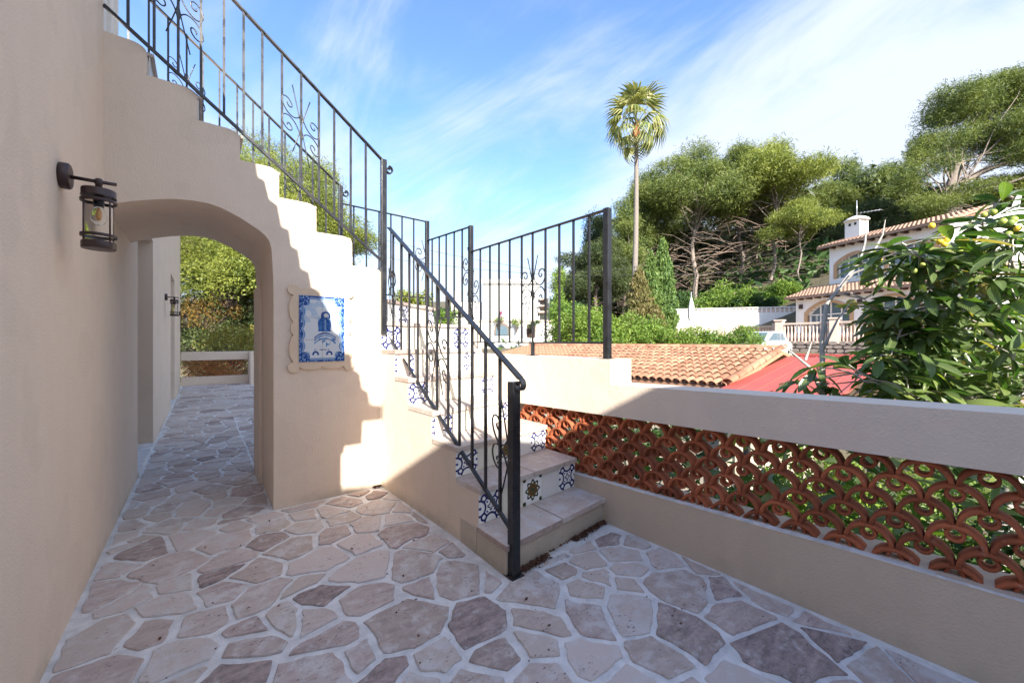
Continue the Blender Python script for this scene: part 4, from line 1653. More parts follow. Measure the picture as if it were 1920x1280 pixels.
pine(1548, 548, 340, 100, 44, 'thin pine between the twin trunked pine and the villa', 'pine', 63, .5, 2600, .46, lean=0, lob=18, dead=26, trunk=.2)
# the biggest pine on the right, leaning crown of flat layers
big = thing('pine_tree', 'biggest pine, wide dark layered crown leaning out over the villa roof at the right edge', 'tree', P(1772, 470, 31), G)
rr_ = random.Random(91)
spec = []
layers = [(1745, 375, 60, 20), (1712, 300, 40, 30), (1735, 262, 50, 34), (1760, 226, 55, 34), (1800, 185, 70, 36), (1850, 160, 80, 34), (1905, 165, 80, 40), (1960, 190, 90, 46),
          (1840, 215, 85, 34), (1900, 235, 90, 34), (1860, 275, 85, 26), (1935, 290, 80, 34), (1990, 250, 90, 50), (1800, 255, 60, 30), (1770, 300, 55, 30), (1705, 345, 34, 34),
          (1830, 355, 52, 16), (1872, 340, 50, 14), (1925, 325, 60, 16), (1800, 372, 30, 12), (1730, 395, 45, 24), (1960, 350, 60, 18), (1700, 320, 26, 24), (1790, 215, 40, 22)]
for (x, y, wx, hy) in layers:
    for k in range(3):
        zz = 31 + rr_.uniform(-2.2, 2.2)
        c_ = P(x + rr_.uniform(-.4, .4) * wx, y + rr_.uniform(-.4, .4) * hy, zz)
        spec.append((c_.x, c_.y, c_.z, wx / FPX * 31 * .55, wx / FPX * 31 * .55, hy / FPX * 31 * .62))
pts = lobes(spec, 34000, .35, .6)
make_crown('crown', big, pts, .27, M['pine'], big.location, 6, .8, .3, 1.4, .27)
mb = MB()
tr = [P(1772, 500, 31), P(1775, 440, 31), P(1778, 390, 31), P(1784, 345, 31), P(1800, 305, 31)]
mb.tube(tr, [.62, .52, .46, .36, .26], 9, False)
mb.tube([P(1790, 470, 31), P(1792, 420, 31.4), P(1796, 385, 31.8), P(1812, 350, 32)], [.38, .32, .26, .18], 7, False)
tips = []
for s_ in spec[::1]:
    k = rr_.choice([2, 3, 3, 4])
    if rr_.random() < .6: tips.append((tr[k], (s_[0], s_[1], s_[2] - .1), .06))
for k in range(10):
    p0 = tr[rr_.choice([2, 3, 4])]
    tips.append((p0, p0 + Vector((rr_.uniform(-3, 5), rr_.uniform(-3, 3), rr_.uniform(-.6, 2.2))), .07))
limbs(mb, None, tips, 0, 4)
mb.tube([P(1800, 345, 31), P(1850, 318, 30.5), P(1905, 300, 30), P(1960, 292, 30)], [.20, .17, .13, .08], 6, False)
mb.tube([P(1900, 372, 29), P(1860, 352, 30), P(1930, 330, 29)], [.10, .12, .08], 6, False)
mb.build('trunk', M['bark'], big)
pine(1905, 420, 330, 190, 33, 'low spreading pine behind the biggest pine at the right edge', 'pine_light', 44, .9, 3600, .34, lean=0, lob=26, dead=50, bark='bark_dark', trunk=.2)
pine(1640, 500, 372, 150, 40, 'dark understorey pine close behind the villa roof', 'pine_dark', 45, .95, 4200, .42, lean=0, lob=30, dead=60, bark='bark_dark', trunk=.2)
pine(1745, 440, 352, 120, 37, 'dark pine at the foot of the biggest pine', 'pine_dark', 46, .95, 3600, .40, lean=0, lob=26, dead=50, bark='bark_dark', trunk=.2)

# pines behind the stairs, left
pine(395, 690, 236, 330, 19, 'dense yellow green pine filling the arch at the end of the corridor', 'pine_light', 51, .95, 19000, .165, lean=-10, lob=70, dead=70, bark='bark_dark', trunk=.22, group='pine trees beyond the stairs')
pine(585, 640, 286, 250, 22, 'bright pine behind the upper flight, its right side falling below the railing', 'pine_light', 52, .95, 13000, .30, lean=-18, lob=60, dead=60, bark='bark_dark', trunk=.2, group='pine trees beyond the stairs')
pine(480, 640, 246, 260, 25, 'taller bright pine behind the middle of the upper flight', 'pine_light', 53, .95, 13000, .32, lean=0, lob=56, dead=40, bark='bark_dark', trunk=.2, group='pine trees beyond the stairs')


def bush(name, label, cx, cy, wpx, hpx, Z, mat, n=2200, size=.12, depth=.8, cat='shrub', lob=14, seed=1, group=None, flat=.9, stem='bark_dark'):
    """bush whose pixel centre is (cx,cy) and size (wpx,hpx) at depth Z"""
    rr_ = random.Random(seed)
    c_ = P(cx, cy, Z)
    W, Hh = wpx / FPX * Z, hpx / FPX * Z
    foot = Vector((c_.x, c_.y, c_.z - Hh / 2))
    root = thing(name, label, cat, foot, group)
    right = Vector((CS, -SN, 0))
    fwd = Vector((SN, CS, 0))
    spec = []
    for k in range(lob):
        u = rr_.uniform(-.5, .5) * .74
        v = rr_.uniform(-.5, .5) * depth * .7
        zz = rr_.uniform(.12, .74) * (1 - .9 * abs(u) ** 1.5)
        p = foot + right * (u * W) + fwd * (v * W) + Vector((0, 0, zz * Hh))
        rl = min(W, Hh * 1.6) * rr_.uniform(.16, .27)
        spec.append((p.x, p.y, p.z, rl, rl, rl * .85))
    pts = lobes(spec, n, .4, .8)
    make_crown('foliage', root, pts, size, M[mat], foot, 3, flat, .2)
    mb = MB()
    tips = [(foot + Vector((rr_.uniform(-.1, .1), rr_.uniform(-.1, .1), -.4)), (s_[0], s_[1], s_[2]), max(.012, W * .008)) for s_ in spec]
    limbs(mb, None, tips, 0, seed, 5)
    mb.build('stems', M[stem], root)
    return root


# street side hedge and bushes behind the garage roof
bush('oleander_bush', 'large bright green oleander bush behind the long railing panel', 1082, 612, 165, 110, 19, 'shrub', 5200, .15, seed=3, group='bushes behind the tiled roof')
bush('oleander_bush', 'bright green bush to the right of the tall railing post, below the palm', 1180, 622, 140, 80, 19, 'shrub', 3600, .14, seed=4, group='bushes behind the tiled roof')
for i, (x, w_, h_, y) in enumerate(((1235, 90, 34, 634), (1290, 80, 44, 628), (1345, 80, 36, 634))):
    bush('hedge_bush', ['low clipped looking bush under the cypresses', 'yellow green bush in front of the terrace wall', 'low dark green bush left of the white car'][i], x, y, w_, h_, 18, 'shrub', 1700, .11, seed=6 + i, group='bushes behind the tiled roof', cat='bush')
bush('oleander_bush', 'loose light green bush half hiding the white car', 1395, 626, 80, 52, 17.5, 'shrub', 1900, .10, seed=12, group='bushes behind the tiled roof')
bush('roadside_bush', 'small green bush far left behind the landing railing', 838, 596, 50, 50, 22, 'shrub', 1000, .14, seed=13)
bush('roadside_bush', 'yellow green bush low behind the stair landing at the left', 775, 560, 70, 50, 24, 'pine_light', 900, .2, seed=14)
bush('wall_bush', 'dark round bush on top of the white wall below the broad umbrella pine', 1345, 556, 105, 62, 32, 'shrub', 2600, .22, seed=15, group='bushes along the white wall')
bush('wall_bush', 'bright bush on top of the white wall near the villa', 1466, 548, 62, 52, 31, 'shrub', 2000, .2, seed=16, group='bushes along the white wall')
bush('wall_bush', 'dark low bush along the wall between the two other wall bushes', 1410, 566, 90, 32, 31, 'shrub_dark', 1800, .2, seed=17, group='bushes along the white wall')
bush('wall_bush', 'olive low bush at the left end of the white wall', 1282, 562, 60, 46, 33, 'shrub_dark', 1500, .22, seed=18, group='bushes along the white wall')


# wood understorey: a mass nobody could count
c_pts = []
for k in range(150):
    x = rnd.uniform(1090, 1800)
    Z = rnd.uniform(43, 58)
    q = P(x, 0, Z)
    gz = ground_z(q.x, q.y)
    c_pts.append((q.x, q.y, gz + rnd.uniform(.5, 7.5), rnd.uniform(1.6, 3.2), rnd.uniform(1.6, 3.2), rnd.uniform(1.0, 2.2)))
pts = lobes(c_pts, 15000, .2, .9)
V, F = tufts(pts, .8, .8, 3, .1)
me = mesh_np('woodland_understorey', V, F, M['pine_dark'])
tag(place('woodland_understorey', me, (0, 0, 0)), 'dark mass of undergrowth filling the wood behind the pine trunks', 'undergrowth', kind='stuff')
mb = MB()
for k in range(900):
    x = rnd.uniform(1150, 1490)
    Z = rnd.uniform(35, 46)
    q = P(x, 0, Z)
    q.z = ground_z(q.x, q.y) + rnd.uniform(.6, 7.4)
    L = rnd.uniform(1, 3.2)
    a = rnd.random() * 6.28
    d = Vector((math.cos(a), math.sin(a), rnd.uniform(-.3, .6))) * L
    mb.tube([q, q + d * .5 + Vector((0, 0, .15)), q + d], [.032, .022, .010], 3, False)
tag(mb.build('dead_branches', M['twig']), 'tangle of dead grey branches between the pine trunks', 'branches', kind='stuff')
# low scrub that covers the slope
pp = []
for k in range(26000):
    x, y = rnd.uniform(-30, 90), rnd.uniform(-15, 75)
    if SN * x + CS * y < 31.5: continue
    pp.append((x, y, ground_z(x, y) + .1))
V, F = tufts(np.array(pp), .9, .8, 4, .4)
me = mesh_np('slope_scrub', V, F, M['shrub_dark'])
tag(place('slope_scrub', me, (0, 0, 0)), 'low dark scrub covering the slope under the trees', 'scrub', kind='stuff')


# cypresses
def cypress(px, ytop, ybot, wpx, Z, label, mat, seed):
    rr_ = random.Random(seed)
    foot = P(px, ybot, Z)
    top = P(px, ytop, Z)
    Hh = top.z - foot.z
    W = wpx / FPX * Z
    root = thing('cypress_tree', label, 'tree', foot, 'cypresses beside the palm')
    spec = []
    for k in range(34):
        t_ = (k + rr_.random()) / 34
        rad = W / 2 * (1 - t_) ** .62 * .62 * (1.0 if t_ > .12 else .8)
        a = k * 2.4
        spec.append((foot.x + rad * math.cos(a), foot.y + rad * math.sin(a), foot.z + Hh * (.04 + .93 * t_), rad * .85 + .10, rad * .85 + .10, Hh * .07))
    pts = lobes(spec, 8000, .55, 1)
    V, F = tufts(pts, .20, 1.0, 3, 1.9, .6)
    place('crown', mesh_np('crown', V - np.array(foot), F, M[mat]), foot, root)
    mb = MB(); mb.tube([foot, foot + Vector((0, 0, Hh * .8))], [.14, .03], 6); mb.build('trunk', M['bark_dark'], root)
cypress(1243, 448, 632, 54, 25, 'tall green pointed cypress right of the palm', 'cypress', 1)
cypress(1220, 474, 640, 50, 24.5, 'shorter green cypress tucked between the palm and the tall cypress', 'cypress', 2)
cypress(1198, 505, 640, 64, 24, 'bronze tinged conifer directly behind the palm trunk', 'conifer_brown', 3)
cypress(1229, 575, 650, 44, 23, 'lowest brownish conifer in front of the cypresses', 'conifer_brown', 4)

# ------------------------------------------------------------------ palm
PZ = 26
pf = P(1186, 625, PZ)
pt = P(1193, 248, PZ)
palm = thing('palm_tree', 'very tall slim fan palm standing alone against the sky', 'palm', pf)
mb = MB()
N_ = 60
tp, rad = [], []
for k in range(N_):
    t_ = k / (N_ - 1)
    p = pf.lerp(pt, t_) + Vector((CS, -SN, 0)) * (.10 * math.sin(PI * t_))
    tp.append(p)
    rad.append((.20 - .085 * t_) * (1 + .05 * (k % 2)))
mb.tube(tp, rad, 12)
mb.build('trunk', M['palm_trunk'], palm)
mb = MB()
mb.lathe(pt + Vector((0, 0, -.25)), [(.12, -.2), (.20, .0), (.24, .3), (.20, .6), (.08, 1.0)], 12)
mb.build('crown_shaft', plain('rusty leaf bases', (.34, .13, .06), .9, 0, .4, 12, .02, 20), palm)
def frond_mesh(seed, droop):
    """fan leaf: petiole along +X, blade of narrow segments with hanging tips"""
    rr_ = random.Random(seed)
    m_ = MB()
    m_.tube([(0, 0, 0), (.5, 0, .10), (1.0, 0, .12), (1.25, 0, .08)], [.035, .028, .02, .015], 4, False)
    c0 = Vector((1.2, 0, .09))
    ns = 15
    for k in range(ns):
        a = R(-92) + R(184) * k / (ns - 1)
        L = (.78 + .16 * rr_.random()) * (1 - .22 * abs(a) / R(118))
        d = Vector((math.cos(a), math.sin(a), 0))
        s_ = Vector((-math.sin(a), math.cos(a), 0))
        w_ = .055
        p1 = c0 + d * L * .5 + Vector((0, 0, .06 - .10 * droop))
        p2 = c0 + d * L * .82 + Vector((0, 0, -.10 - .28 * droop))
        p3 = c0 + d * L * .95 + Vector((0, 0, -.46 - .55 * droop * rr_.uniform(.7, 1.2)))
        m_.add([c0 - s_ * .01, c0 + s_ * .01, p1 + s_ * w_, p1 - s_ * w_, p2 + s_ * w_ * .7, p2 - s_ * w_ * .7, p3], [(0, 1, 2, 3), (3, 2, 4, 5), (5, 4, 6)])
    return m_.mesh('frond', M['palm'], (0, 0, 0))[0]
fm = [frond_mesh(1, .3), frond_mesh(2, .7), frond_mesh(3, 1.1)]
k = 0
for ring, (el, cnt, mi) in enumerate(((80, 2, 0), (60, 4, 0), (36, 5, 1), (12, 6, 2), (-14, 6, 2), (-44, 4, 2))):
    for i in range(cnt):
        a = 2 * PI * i / cnt + ring * .55 + rnd.uniform(-.2, .2)
        e = R(el + rnd.uniform(-8, 8))
        o = place('frond', fm[mi], pt + Vector((0, 0, .35)), palm)
        o.rotation_euler = (Matrix.Rotation(a, 4, 'Z') @ Matrix.Rotation(-e, 4, 'Y') @ Matrix.Rotation(rnd.uniform(-.4, .4), 4, 'X')).to_euler()
        s_ = rnd.uniform(.92, 1.15) * (1.42 if el > 50 else (1.15 if el > 25 else 1.0))
        o.scale = (s_, s_, s_)

# ------------------------------------------------------------------ villa on the right
Pv = Vector((19.3, 24.0))                               # camera-frame plan position of the left corner
Uc = Vector((.285, -.9586))
Nc = Vector((-.9586, -.285))
def cam2w(a, z): return Vector((SN * a.y + CS * a.x, CS * a.y - SN * a.x, z))
def V3(u, n, z): return cam2w(Pv + Uc * u + Nc * n, z)
UW = (cam2w(Uc, 0)).normalized()
NW = (cam2w(Nc, 0)).normalized()
villa = thing('villa', 'white two storey villa with arched windows and clay tiled roofs under the big pine', 'house', V3(2, 0, 1.6))
def vbox(name, u0, u1, n0, n1, z0, z1, mat, parent=villa, bevel=0):
    m_ = MB(); m_.obox(V3(u0, n0, z0), UW * (u1 - u0), NW * (n1 - n0), (0, 0, z1 - z0))
    return m_.build(name, M[mat], parent, bevel)
ZT = 1.66                                               # terrace level
def arched_front(name, u0, u1, z0, z1, openings, n, th_):
    """wall with arched openings cut as one polygon strip per bay"""
    m_ = MB()
    cur = u0
    for (a, b_, zs, zsp, zc) in openings:
        m_.prism([V3(cur, n, z0), V3(a, n, z0), V3(a, n, z1), V3(cur, n, z1)], NW * -th_)
        arcp = [(a + (b_ - a) * k / 12, zsp + (zc - zsp) * math.sin(PI * k / 12) ** .75) for k in range(13)]
        if zs > z0: m_.prism([V3(a, n, z0), V3(b_, n, z0), V3(b_, n, zs), V3(a, n, zs)], NW * -th_)
        m_.prism([V3(a, n, z1)] + [V3(x, n, z) for x, z in arcp] + [V3(b_, n, z1)], NW * -th_)
        cur = b_
    m_.prism([V3(cur, n, z0), V3(u1, n, z0), V3(u1, n, z1), V3(cur, n, z1)], NW * -th_)
    m_.build(name, M['white_wall'], villa)
    for (a, b_, zs, zsp, zc) in openings:
        # sandstone surround
        s_ = MB()
        arcp = [(a, zs)] + [(a + (b_ - a) * k / 14, zsp + (zc - zsp) * math.sin(PI * k / 14) ** .75) for k in range(15)] + [(b_, zs)]
        cxm = (a + b_) / 2
        outp = []
        for (x, z) in arcp:
            f_ = 1 + .20 / max((b_ - a) / 2, .1)
            outp.append((cxm + (x - cxm) * f_, zs if z == zs else z + .13))
        for i in range(len(arcp) - 1):
            q = [arcp[i], arcp[i + 1], outp[i + 1], outp[i]]
            s_.prism([V3(x, n + .03, z) for x, z in q], NW * -(th_ * .5))
        s_.build('arch_surround', M['sandstone'], villa)
        wf = MB()
        npan = 4
        for k in range(npan + 1):
            uu = a + (b_ - a) * k / npan
            tt = k / npan
            zt_ = zsp + (zc - zsp) * math.sin(PI * tt) ** .75 if 0 < k < npan else zsp
            wf.obox(V3(uu - .03, n - th_ + .06, zs), UW * .06, NW * .05, (0, 0, max(zt_ - zs, .1)))
        wf.obox(V3(a, n - th_ + .06, zsp - .03), UW * (b_ - a), NW * .05, (0, 0, .06))
        wfo = wf.build('window', M['white_wall'], villa)
        gp = MB()
        pts_ = [(a, zs)] + [(a + (b_ - a) * k / 14, zsp + (zc - zsp) * math.sin(PI * k / 14) ** .75) for k in range(15)] + [(b_, zs)]
        gp.prism([V3(x, n - th_ + .05, z) for x, z in pts_], NW * -.02)
        gp.build('pane', M['glass'], wfo)
        cp = MB()
        nc_ = 14
        base_ = []
        for k in range(nc_ + 1):
            uu = a + .05 + (b_ - a) * .42 * k / nc_
            base_.append((uu, .04 * (k % 2)))
        vs = []
        for (uu, dn) in base_:
            vs += [V3(uu, n - th_ - .02 - dn, zs), V3(uu, n - th_ - .02 - dn, zsp + .1)]
        cp.add(vs, [(2 * k, 2 * k + 2, 2 * k + 3, 2 * k + 1) for k in range(nc_)])
        cp.build('curtain', M['curtain'], wfo)
def rcov(parent, u0, u1, n_low, n_high, z_low, z_high, name='roof_tiles', sp=.19):
    """sloping roof: slab plus rows of cover tiles running down the slope"""
    m_ = MB()
    m_.prism([V3(u0, n_low, z_low - .08), V3(u0, n_low, z_low), V3(u0, n_high, z_high), V3(u0, n_high, z_high - .08)], UW * (u1 - u0))
    ro = m_.build('roof', M['clay_far'], parent)
    t_ = MB()
    k = 0
    uu = u0 + .1
    while uu < u1 - .05:
        for r_ in range(8):
            f0, f1 = r_ / 8, (r_ + 1.12) / 8
            a = V3(uu, n_low + (n_high - n_low) * f0, z_low + (z_high - z_low) * f0 + .05)
            b_ = V3(uu, n_low + (n_high - n_low) * min(f1, 1), z_low + (z_high - z_low) * min(f1, 1) + .02)
            t_.tube([a, b_], [.075, .055], 6, True)
        uu += sp
    tag(t_.build(name, M['clay_far'], ro), kind='stuff')
    return ro
# upper storey
arched_front('front_wall', 0, 5.3, 4.75, 7.1, [(.45, 2.45, 5.15, 5.85, 6.45), (3.0, 4.95, 5.15, 5.85, 6.45)], 0, .3)
vbox('side_wall', 0, .3, -5, -.305, 3.6, 7.1, 'white_wall')
rcov(villa, -.45, 5.75, .45, -2.6, 7.12, 8.05)
for k in range(12):
    uu = -.25 + k * .5
    m_ = MB(); m_.obox(V3(uu, -.0, 6.95), UW * .12, NW * .42, (0, 0, .12)); m_.build('rafter_end', M['wood_dark'], villa)
# gable wing facing the sun
Gc = Vector((.9586, -.285))                              # its front runs to the right of the view
GW = cam2w(Gc, 0).normalized()
g0 = V3(5.3, 0.02, 0)
m_ = MB()
gp_ = [g0 + Vector((0, 0, 0)), g0 + GW * 6, g0 + GW * 6 + Vector((0, 0, 7.2)), g0 + GW * 2.0 + Vector((0, 0, 7.62)), g0 + Vector((0, 0, 7.02))]
m_.prism(gp_, UW * -.3)
m_.build('gable_wall', M['white_wall'], villa)
m_ = MB(); m_.bar(g0 + Vector((0, 0, 7.06)), g0 + GW * 2.1 + Vector((0, 0, 7.68)), .35, .07); m_.build('coping', M['clay'], villa)
# ground floor porch
arched_front('porch_wall', -.62, 7.5, ZT, 4.0, [(.10, 2.35, ZT + .05, 2.95, 3.62), (3.2, 5.3, ZT + .05, 2.95, 3.62)], 1.9, .35)
vbox('side_wall', -.62, -.32, -3.5, 1.545, ZT - .1, 4.0, 'white_wall')
rcov(villa, -1.0, 7.5, 2.35, .0, 4.02, 4.78)
for k in range(17):
    uu = -.75 + k * .5
    m_ = MB(); m_.obox(V3(uu, 1.9, 3.87), UW * .12, NW * .38, (0, 0, .10)); m_.build('rafter_end', M['wood_dark'], villa)
for uu in (-.35, 2.78):
    m_ = MB(); m_.obox(V3(uu, 1.9, 3.35), UW * .16, NW * .14, (0, 0, .26)); o = m_.build('corner_lamp', M['bronze'], villa)
# chimney
ch0 = V3(.55, -1.4, 7.2)
ch = thing('chimney', 'white square chimney with little openings and a domed cap', 'chimney', ch0)
ch.parent = villa; ch.location = Vector(ch0) - WL[villa.name]
del ch['label']; del ch['category']
m_ = MB(); m_.obox(V3(.2, -1.0, 7.1), UW * .8, NW * -.75, (0, 0, 1.55)); m_.build('shaft', M['white_wall'], ch)
for uu, nn_ in ((.42, -.99), (.72, -.99)):
    m_ = MB(); m_.obox(V3(uu, nn_, 8.35), UW * .12, NW * .012, (0, 0, .15)); m_.build('opening', M['dark'], ch)
m_ = MB(); m_.lathe(V3(.6, -1.37, 8.65), [(.62, 0), (.62, .06), (.45, .18), (.22, .28), (.05, .32)], 14); m_.build('cap', M['white_wall'], ch)
an = thing('aerial', 'grey television aerial on the villa chimney', 'aerial', V3(.6, -1.4, 8.95))
m_ = MB(); m_.tube([V3(.6, -1.4, 8.9), V3(.6, -1.4, 9.9)], .025, 6); m_.build('mast', M['grey_metal'], an)
a0, a1 = P(1610, 400, 25.6), P(1652, 393, 24.5)
m_ = MB(); m_.tube([a0, a1], .022, 6); m_.build('boom', M['grey_metal'], an)
for k in range(7):
    q = a0.lerp(a1, k / 6)
    m_ = MB(); m_.tube([q - NW * .2, q + NW * .2], .01, 4); m_.build('element', M['grey_metal'], an)
# satellite dish
sd = thing('satellite_dish', 'grey satellite dish on the villa at the right edge of the photo', 'satellite dish', P(1912, 378, 19))
m_ = MB()
c_ = P(1912, 378, 19)
m_.lathe((0, 0, 0), [(.02, 0), (.16, .015), (.30, .055), (.40, .11)], 20, 'z', False)
me_, _ = m_.mesh('reflector', M['dish'], (0, 0, 0))
o = place('reflector', me_, c_, sd)
o.rotation_euler = (R(70), 0, -YAW - R(150))
m_ = MB(); m_.tube([c_, c_ + Vector((.1, .1, -1.2))], .03, 6); m_.build('mast', M['grey_metal'], sd)

# villa balustrade, retaining wall, side wall
bal = thing('balustrade', 'pink cast stone balustrade in front of the villa on a rubble retaining wall', 'balustrade', V3(2, 4, ZT))
def B3(u, z, n=4.2): return V3(u, n, z)
Bz0, Bz1 = 1.48, 2.42
def baluster_run(parent, a, b_, z0, z1, n, mat='baluster'):
    a, b_ = Vector(a), Vector(b_)
    m_ = MB(); m_.bar((a.x, a.y, z1), (b_.x, b_.y, z1), .2, .10); m_.build('top_rail', M[mat], parent)
    m_ = MB(); m_.bar((a.x, a.y, z0), (b_.x, b_.y, z0), .2, .10); m_.build('bottom_rail', M[mat], parent)
    hh_ = z1 - z0
    prof = [(.045, .05), (.05, .10), (.075, .28), (.07, .38), (.035, .55), (.035, .68), (.055, .80), (.05, .95)]
    for k in range(n):
        p = a.lerp(b_, (k + .5) / n)
        m_ = MB(); m_.lathe((p.x, p.y, z0), [(r_, h_ * hh_) for r_, h_ in prof], 8); m_.build('baluster', M[mat], parent)
q0 = P(1462, 605, 21.5); q1 = P(1565, 605, 19.5); q2 = P(1700, 605, 17.2)
baluster_run(bal, q0, q1, Bz0 - .12, Bz1 - .08, 15)
baluster_run(bal, q1, q2, Bz0 - .12, Bz1 - .08, 18)
for q in (q0, q1, q2):
    m_ = MB(); m_.box((q.x - .18, q.y - .18, 1.2), (q.x + .18, q.y + .18, 2.5)); m_.build('pier', M['baluster'], bal, .01)
    m_ = MB(); m_.box((q.x - .23, q.y - .23, 2.502), (q.x + .23, q.y + .23, 2.58)); m_.build('pier_cap', M['baluster'], bal, .01)
# rubble retaining wall with separate stones in front
rw = thing('retaining_wall', 'rough rubble stone retaining wall below the villa balustrade', 'wall', q1)
d_ = (q2 - q0); d_.z = 0
dn = d_.normalized()
nn = Vector((dn.y, -dn.x, 0))
if nn.dot(Vector((-q1.x, -q1.y, 0))) < 0: nn = -nn
m_ = MB(); m_.obox(Vector((q0.x, q0.y, -.2)) - nn * .3, d_, nn * .38, (0, 0, 1.48)); m_.build('backing', M['rubble_mortar'], rw)
zz = .42
while zz < 1.24:
    hh_ = rnd.uniform(.15, .24)
    s_ = rnd.uniform(-.2, 0)
    while s_ < d_.length - .1:
        L = rnd.uniform(.22, .55)
        c0 = Vector((q0.x, q0.y, 0)) + dn * (s_ + L / 2) + nn * (.08 + rnd.uniform(.0, .03))
        pl = []
        for k in range(7):
            a = 2 * PI * k / 7 + rnd.uniform(-.2, .2)
            pl.append(c0 + dn * (math.cos(a) * L * .49) + Vector((0, 0, zz + hh_ / 2 + math.sin(a) * hh_ * .5)))
        m_ = MB(); m_.prism(pl, nn * .05); m_.build('stone', M['rubble'], rw)
        s_ += L + .02
    zz += hh_ + .015
m_ = MB(); m_.obox(Vector((q0.x, q0.y, -2)) + nn * .1, d_, nn * 2.4, (0, 0, 2.38)); tag(m_.build('lower_terrace', plain('brown path', (.20, .13, .085), .95)), kind='structure')
# villa terrace fill
tmb = MB()
tmb.prism([Vector((q0.x, q0.y, -1)) - nn * .35 - dn * 6, Vector((q2.x, q2.y, -1)) - nn * .35 + dn * 4, Vector((q2.x, q2.y, -1)) - nn * 14 + dn * 4, Vector((q0.x, q0.y, -1)) - nn * 14 - dn * 6], (0, 0, 2.62))
tag(tmb.build('villa_terrace', M['baluster']), kind='structure')
# white garden wall with lattice top
gw = thing('garden_wall', 'long white garden wall with a pale pierced band on top, left of the villa', 'wall', P(1375, 600, 29))
w0, w1 = P(1255, 640, 30), P(1497, 640, 27.5)
d2 = w1 - w0; d2.z = 0
dn2 = d2.normalized(); nn2 = Vector((dn2.y, -dn2.x, 0))
if nn2.dot(Vector((-w0.x, -w0.y, 0))) < 0: nn2 = -nn2
m_ = MB(); m_.obox(Vector((w0.x, w0.y, -.5)), d2, nn2 * -.25, (0, 0, 3.95)); m_.build('wall', M['white_wall'], gw)
nb = 30
for k in range(nb):
    p = Vector((w0.x, w0.y, 3.45)) + d2 * (k / nb)
    m_ = MB(); m_.obox(p - nn2 * .2, dn2 * .07, nn2 * .15, (0, 0, .34)); m_.build('lattice_post', M['white_wall'], gw)
    m_ = MB(); m_.obox(p - nn2 * .16 + dn2 * .075, d2 / nb - dn2 * .08, nn2 * .06, (0, 0, .30)); m_.build('lattice_panel', M['baluster'], gw)
m_ = MB(); m_.obox(Vector((w0.x, w0.y, 3.79)) - nn2 * .25, d2, nn2 * .25, (0, 0, .07)); m_.build('cap', M['white_wall'], gw)
# second balustrade in front of the white wall
bal2 = thing('balustrade', 'pink cast stone balustrade in front of the white garden wall', 'balustrade', P(1370, 615, 24))
r0_, r1_, r2_, r3_ = P(1262, 615, 26), P(1352, 615, 25), P(1388, 615, 24.6), P(1455, 615, 22)
for (a, b_, n) in ((r0_, r1_, 16), (r1_, r2_, 7), (r2_, r3_, 13)):
    baluster_run(bal2, a, b_, 1.45, 2.25, n)
for q in (r0_, r1_, r2_, r3_):
    m_ = MB(); m_.box((q.x - .15, q.y - .15, .8), (q.x + .15, q.y + .15, 2.42)); m_.build('pier', M['baluster'], bal2, .01)
m_ = MB(); m_.obox(Vector((r0_.x, r0_.y, .0)) - Vector((0, 0, .6)), (r2_ - r0_), Vector((SN, CS, 0)) * .2, (0, 0, 1.95)); m_.build('base_wall', M['white_wall'], bal2)

# parasol, closed
pz = P(1296, 605, 25.5)
par = thing('parasol', 'closed white parasol in front of the white garden wall', 'parasol', pz)
m_ = MB(); m_.tube([pz + Vector((0, 0, -.5)), pz + Vector((0, 0, 2.0))], .03, 6); m_.build('pole', M['grey_metal'], par)
zb = pz.z
m_ = MB()
n = 16
prof = [(.10, .1), (.20, .35), (.17, .9), (.11, 1.3), (.03, 1.62)]
base = []
for (r_, h_) in prof:
    for k in range(n):
        a = 2 * PI * k / n
        rr2 = r_ * (1 + .28 * math.cos(4 * a))
        base.append((pz.x + rr2 * math.cos(a), pz.y + rr2 * math.sin(a), zb + h_))
m_.add(base, [(i * n + k, i * n + (k + 1) % n, (i + 1) * n + (k + 1) % n, (i + 1) * n + k) for i in range(4) for k in range(n)], True)
m_.build('canopy', M['parasol'], par)

# ------------------------------------------------------------------ white car behind the hedge
cz = P(1424, 640, 19.5)
gz = .42
car = thing('parked_car', 'white car parked behind the tiled roof, partly hidden by the light green bush', 'car', (cz.x, cz.y, gz))
cd = Vector((CS, -SN, 0)); cd = (cd * .80 + Vector((SN, CS, 0)) * .6).normalized()
cs_ = Vector((-cd.y, cd.x, 0))
def C3(a, b_, z): return Vector((cz.x, cz.y, gz)) + cd * a + cs_ * b_ + Vector((0, 0, z))
sec = [(-2.1, .35, .80, .70), (-2.05, .30, .86, .80), (-1.3, .28, .92, .84), (-.9, .28, .98, .85), (0, .28, 1.0, .86), (.9, .28, 1.0, .86), (1.3, .28, .98, .85), (1.75, .3, .95, .82), (2.0, .38, .86, .74)]
m_ = MB()
vs, fs = [], []
for (a, zl, zh, hw_) in sec:
    vs += [C3(a, -hw_, zl), C3(a, -hw_, zh - .12), C3(a, -hw_ + .08, zh), C3(a, hw_ - .08, zh), C3(a, hw_, zh - .12), C3(a, hw_, zl)]
for i in range(len(sec) - 1):
    for k in range(6):
        fs.append((i * 6 + k, i * 6 + (k + 1) % 6, (i + 1) * 6 + (k + 1) % 6, (i + 1) * 6 + k))
fs += [tuple(range(6)), tuple(range(len(vs) - 6, len(vs)))]
m_.add(vs, fs)
m_.build('body', M['car_white'], car, .03)
m_ = MB()
cab = [(-1.05, .98, .74), (-.35, 1.46, .62), (1.0, 1.47, .62), (1.55, 1.0, .74)]
m_.prism([C3(a, -.70, z) for a, z, _ in cab], cs_ * 1.40)
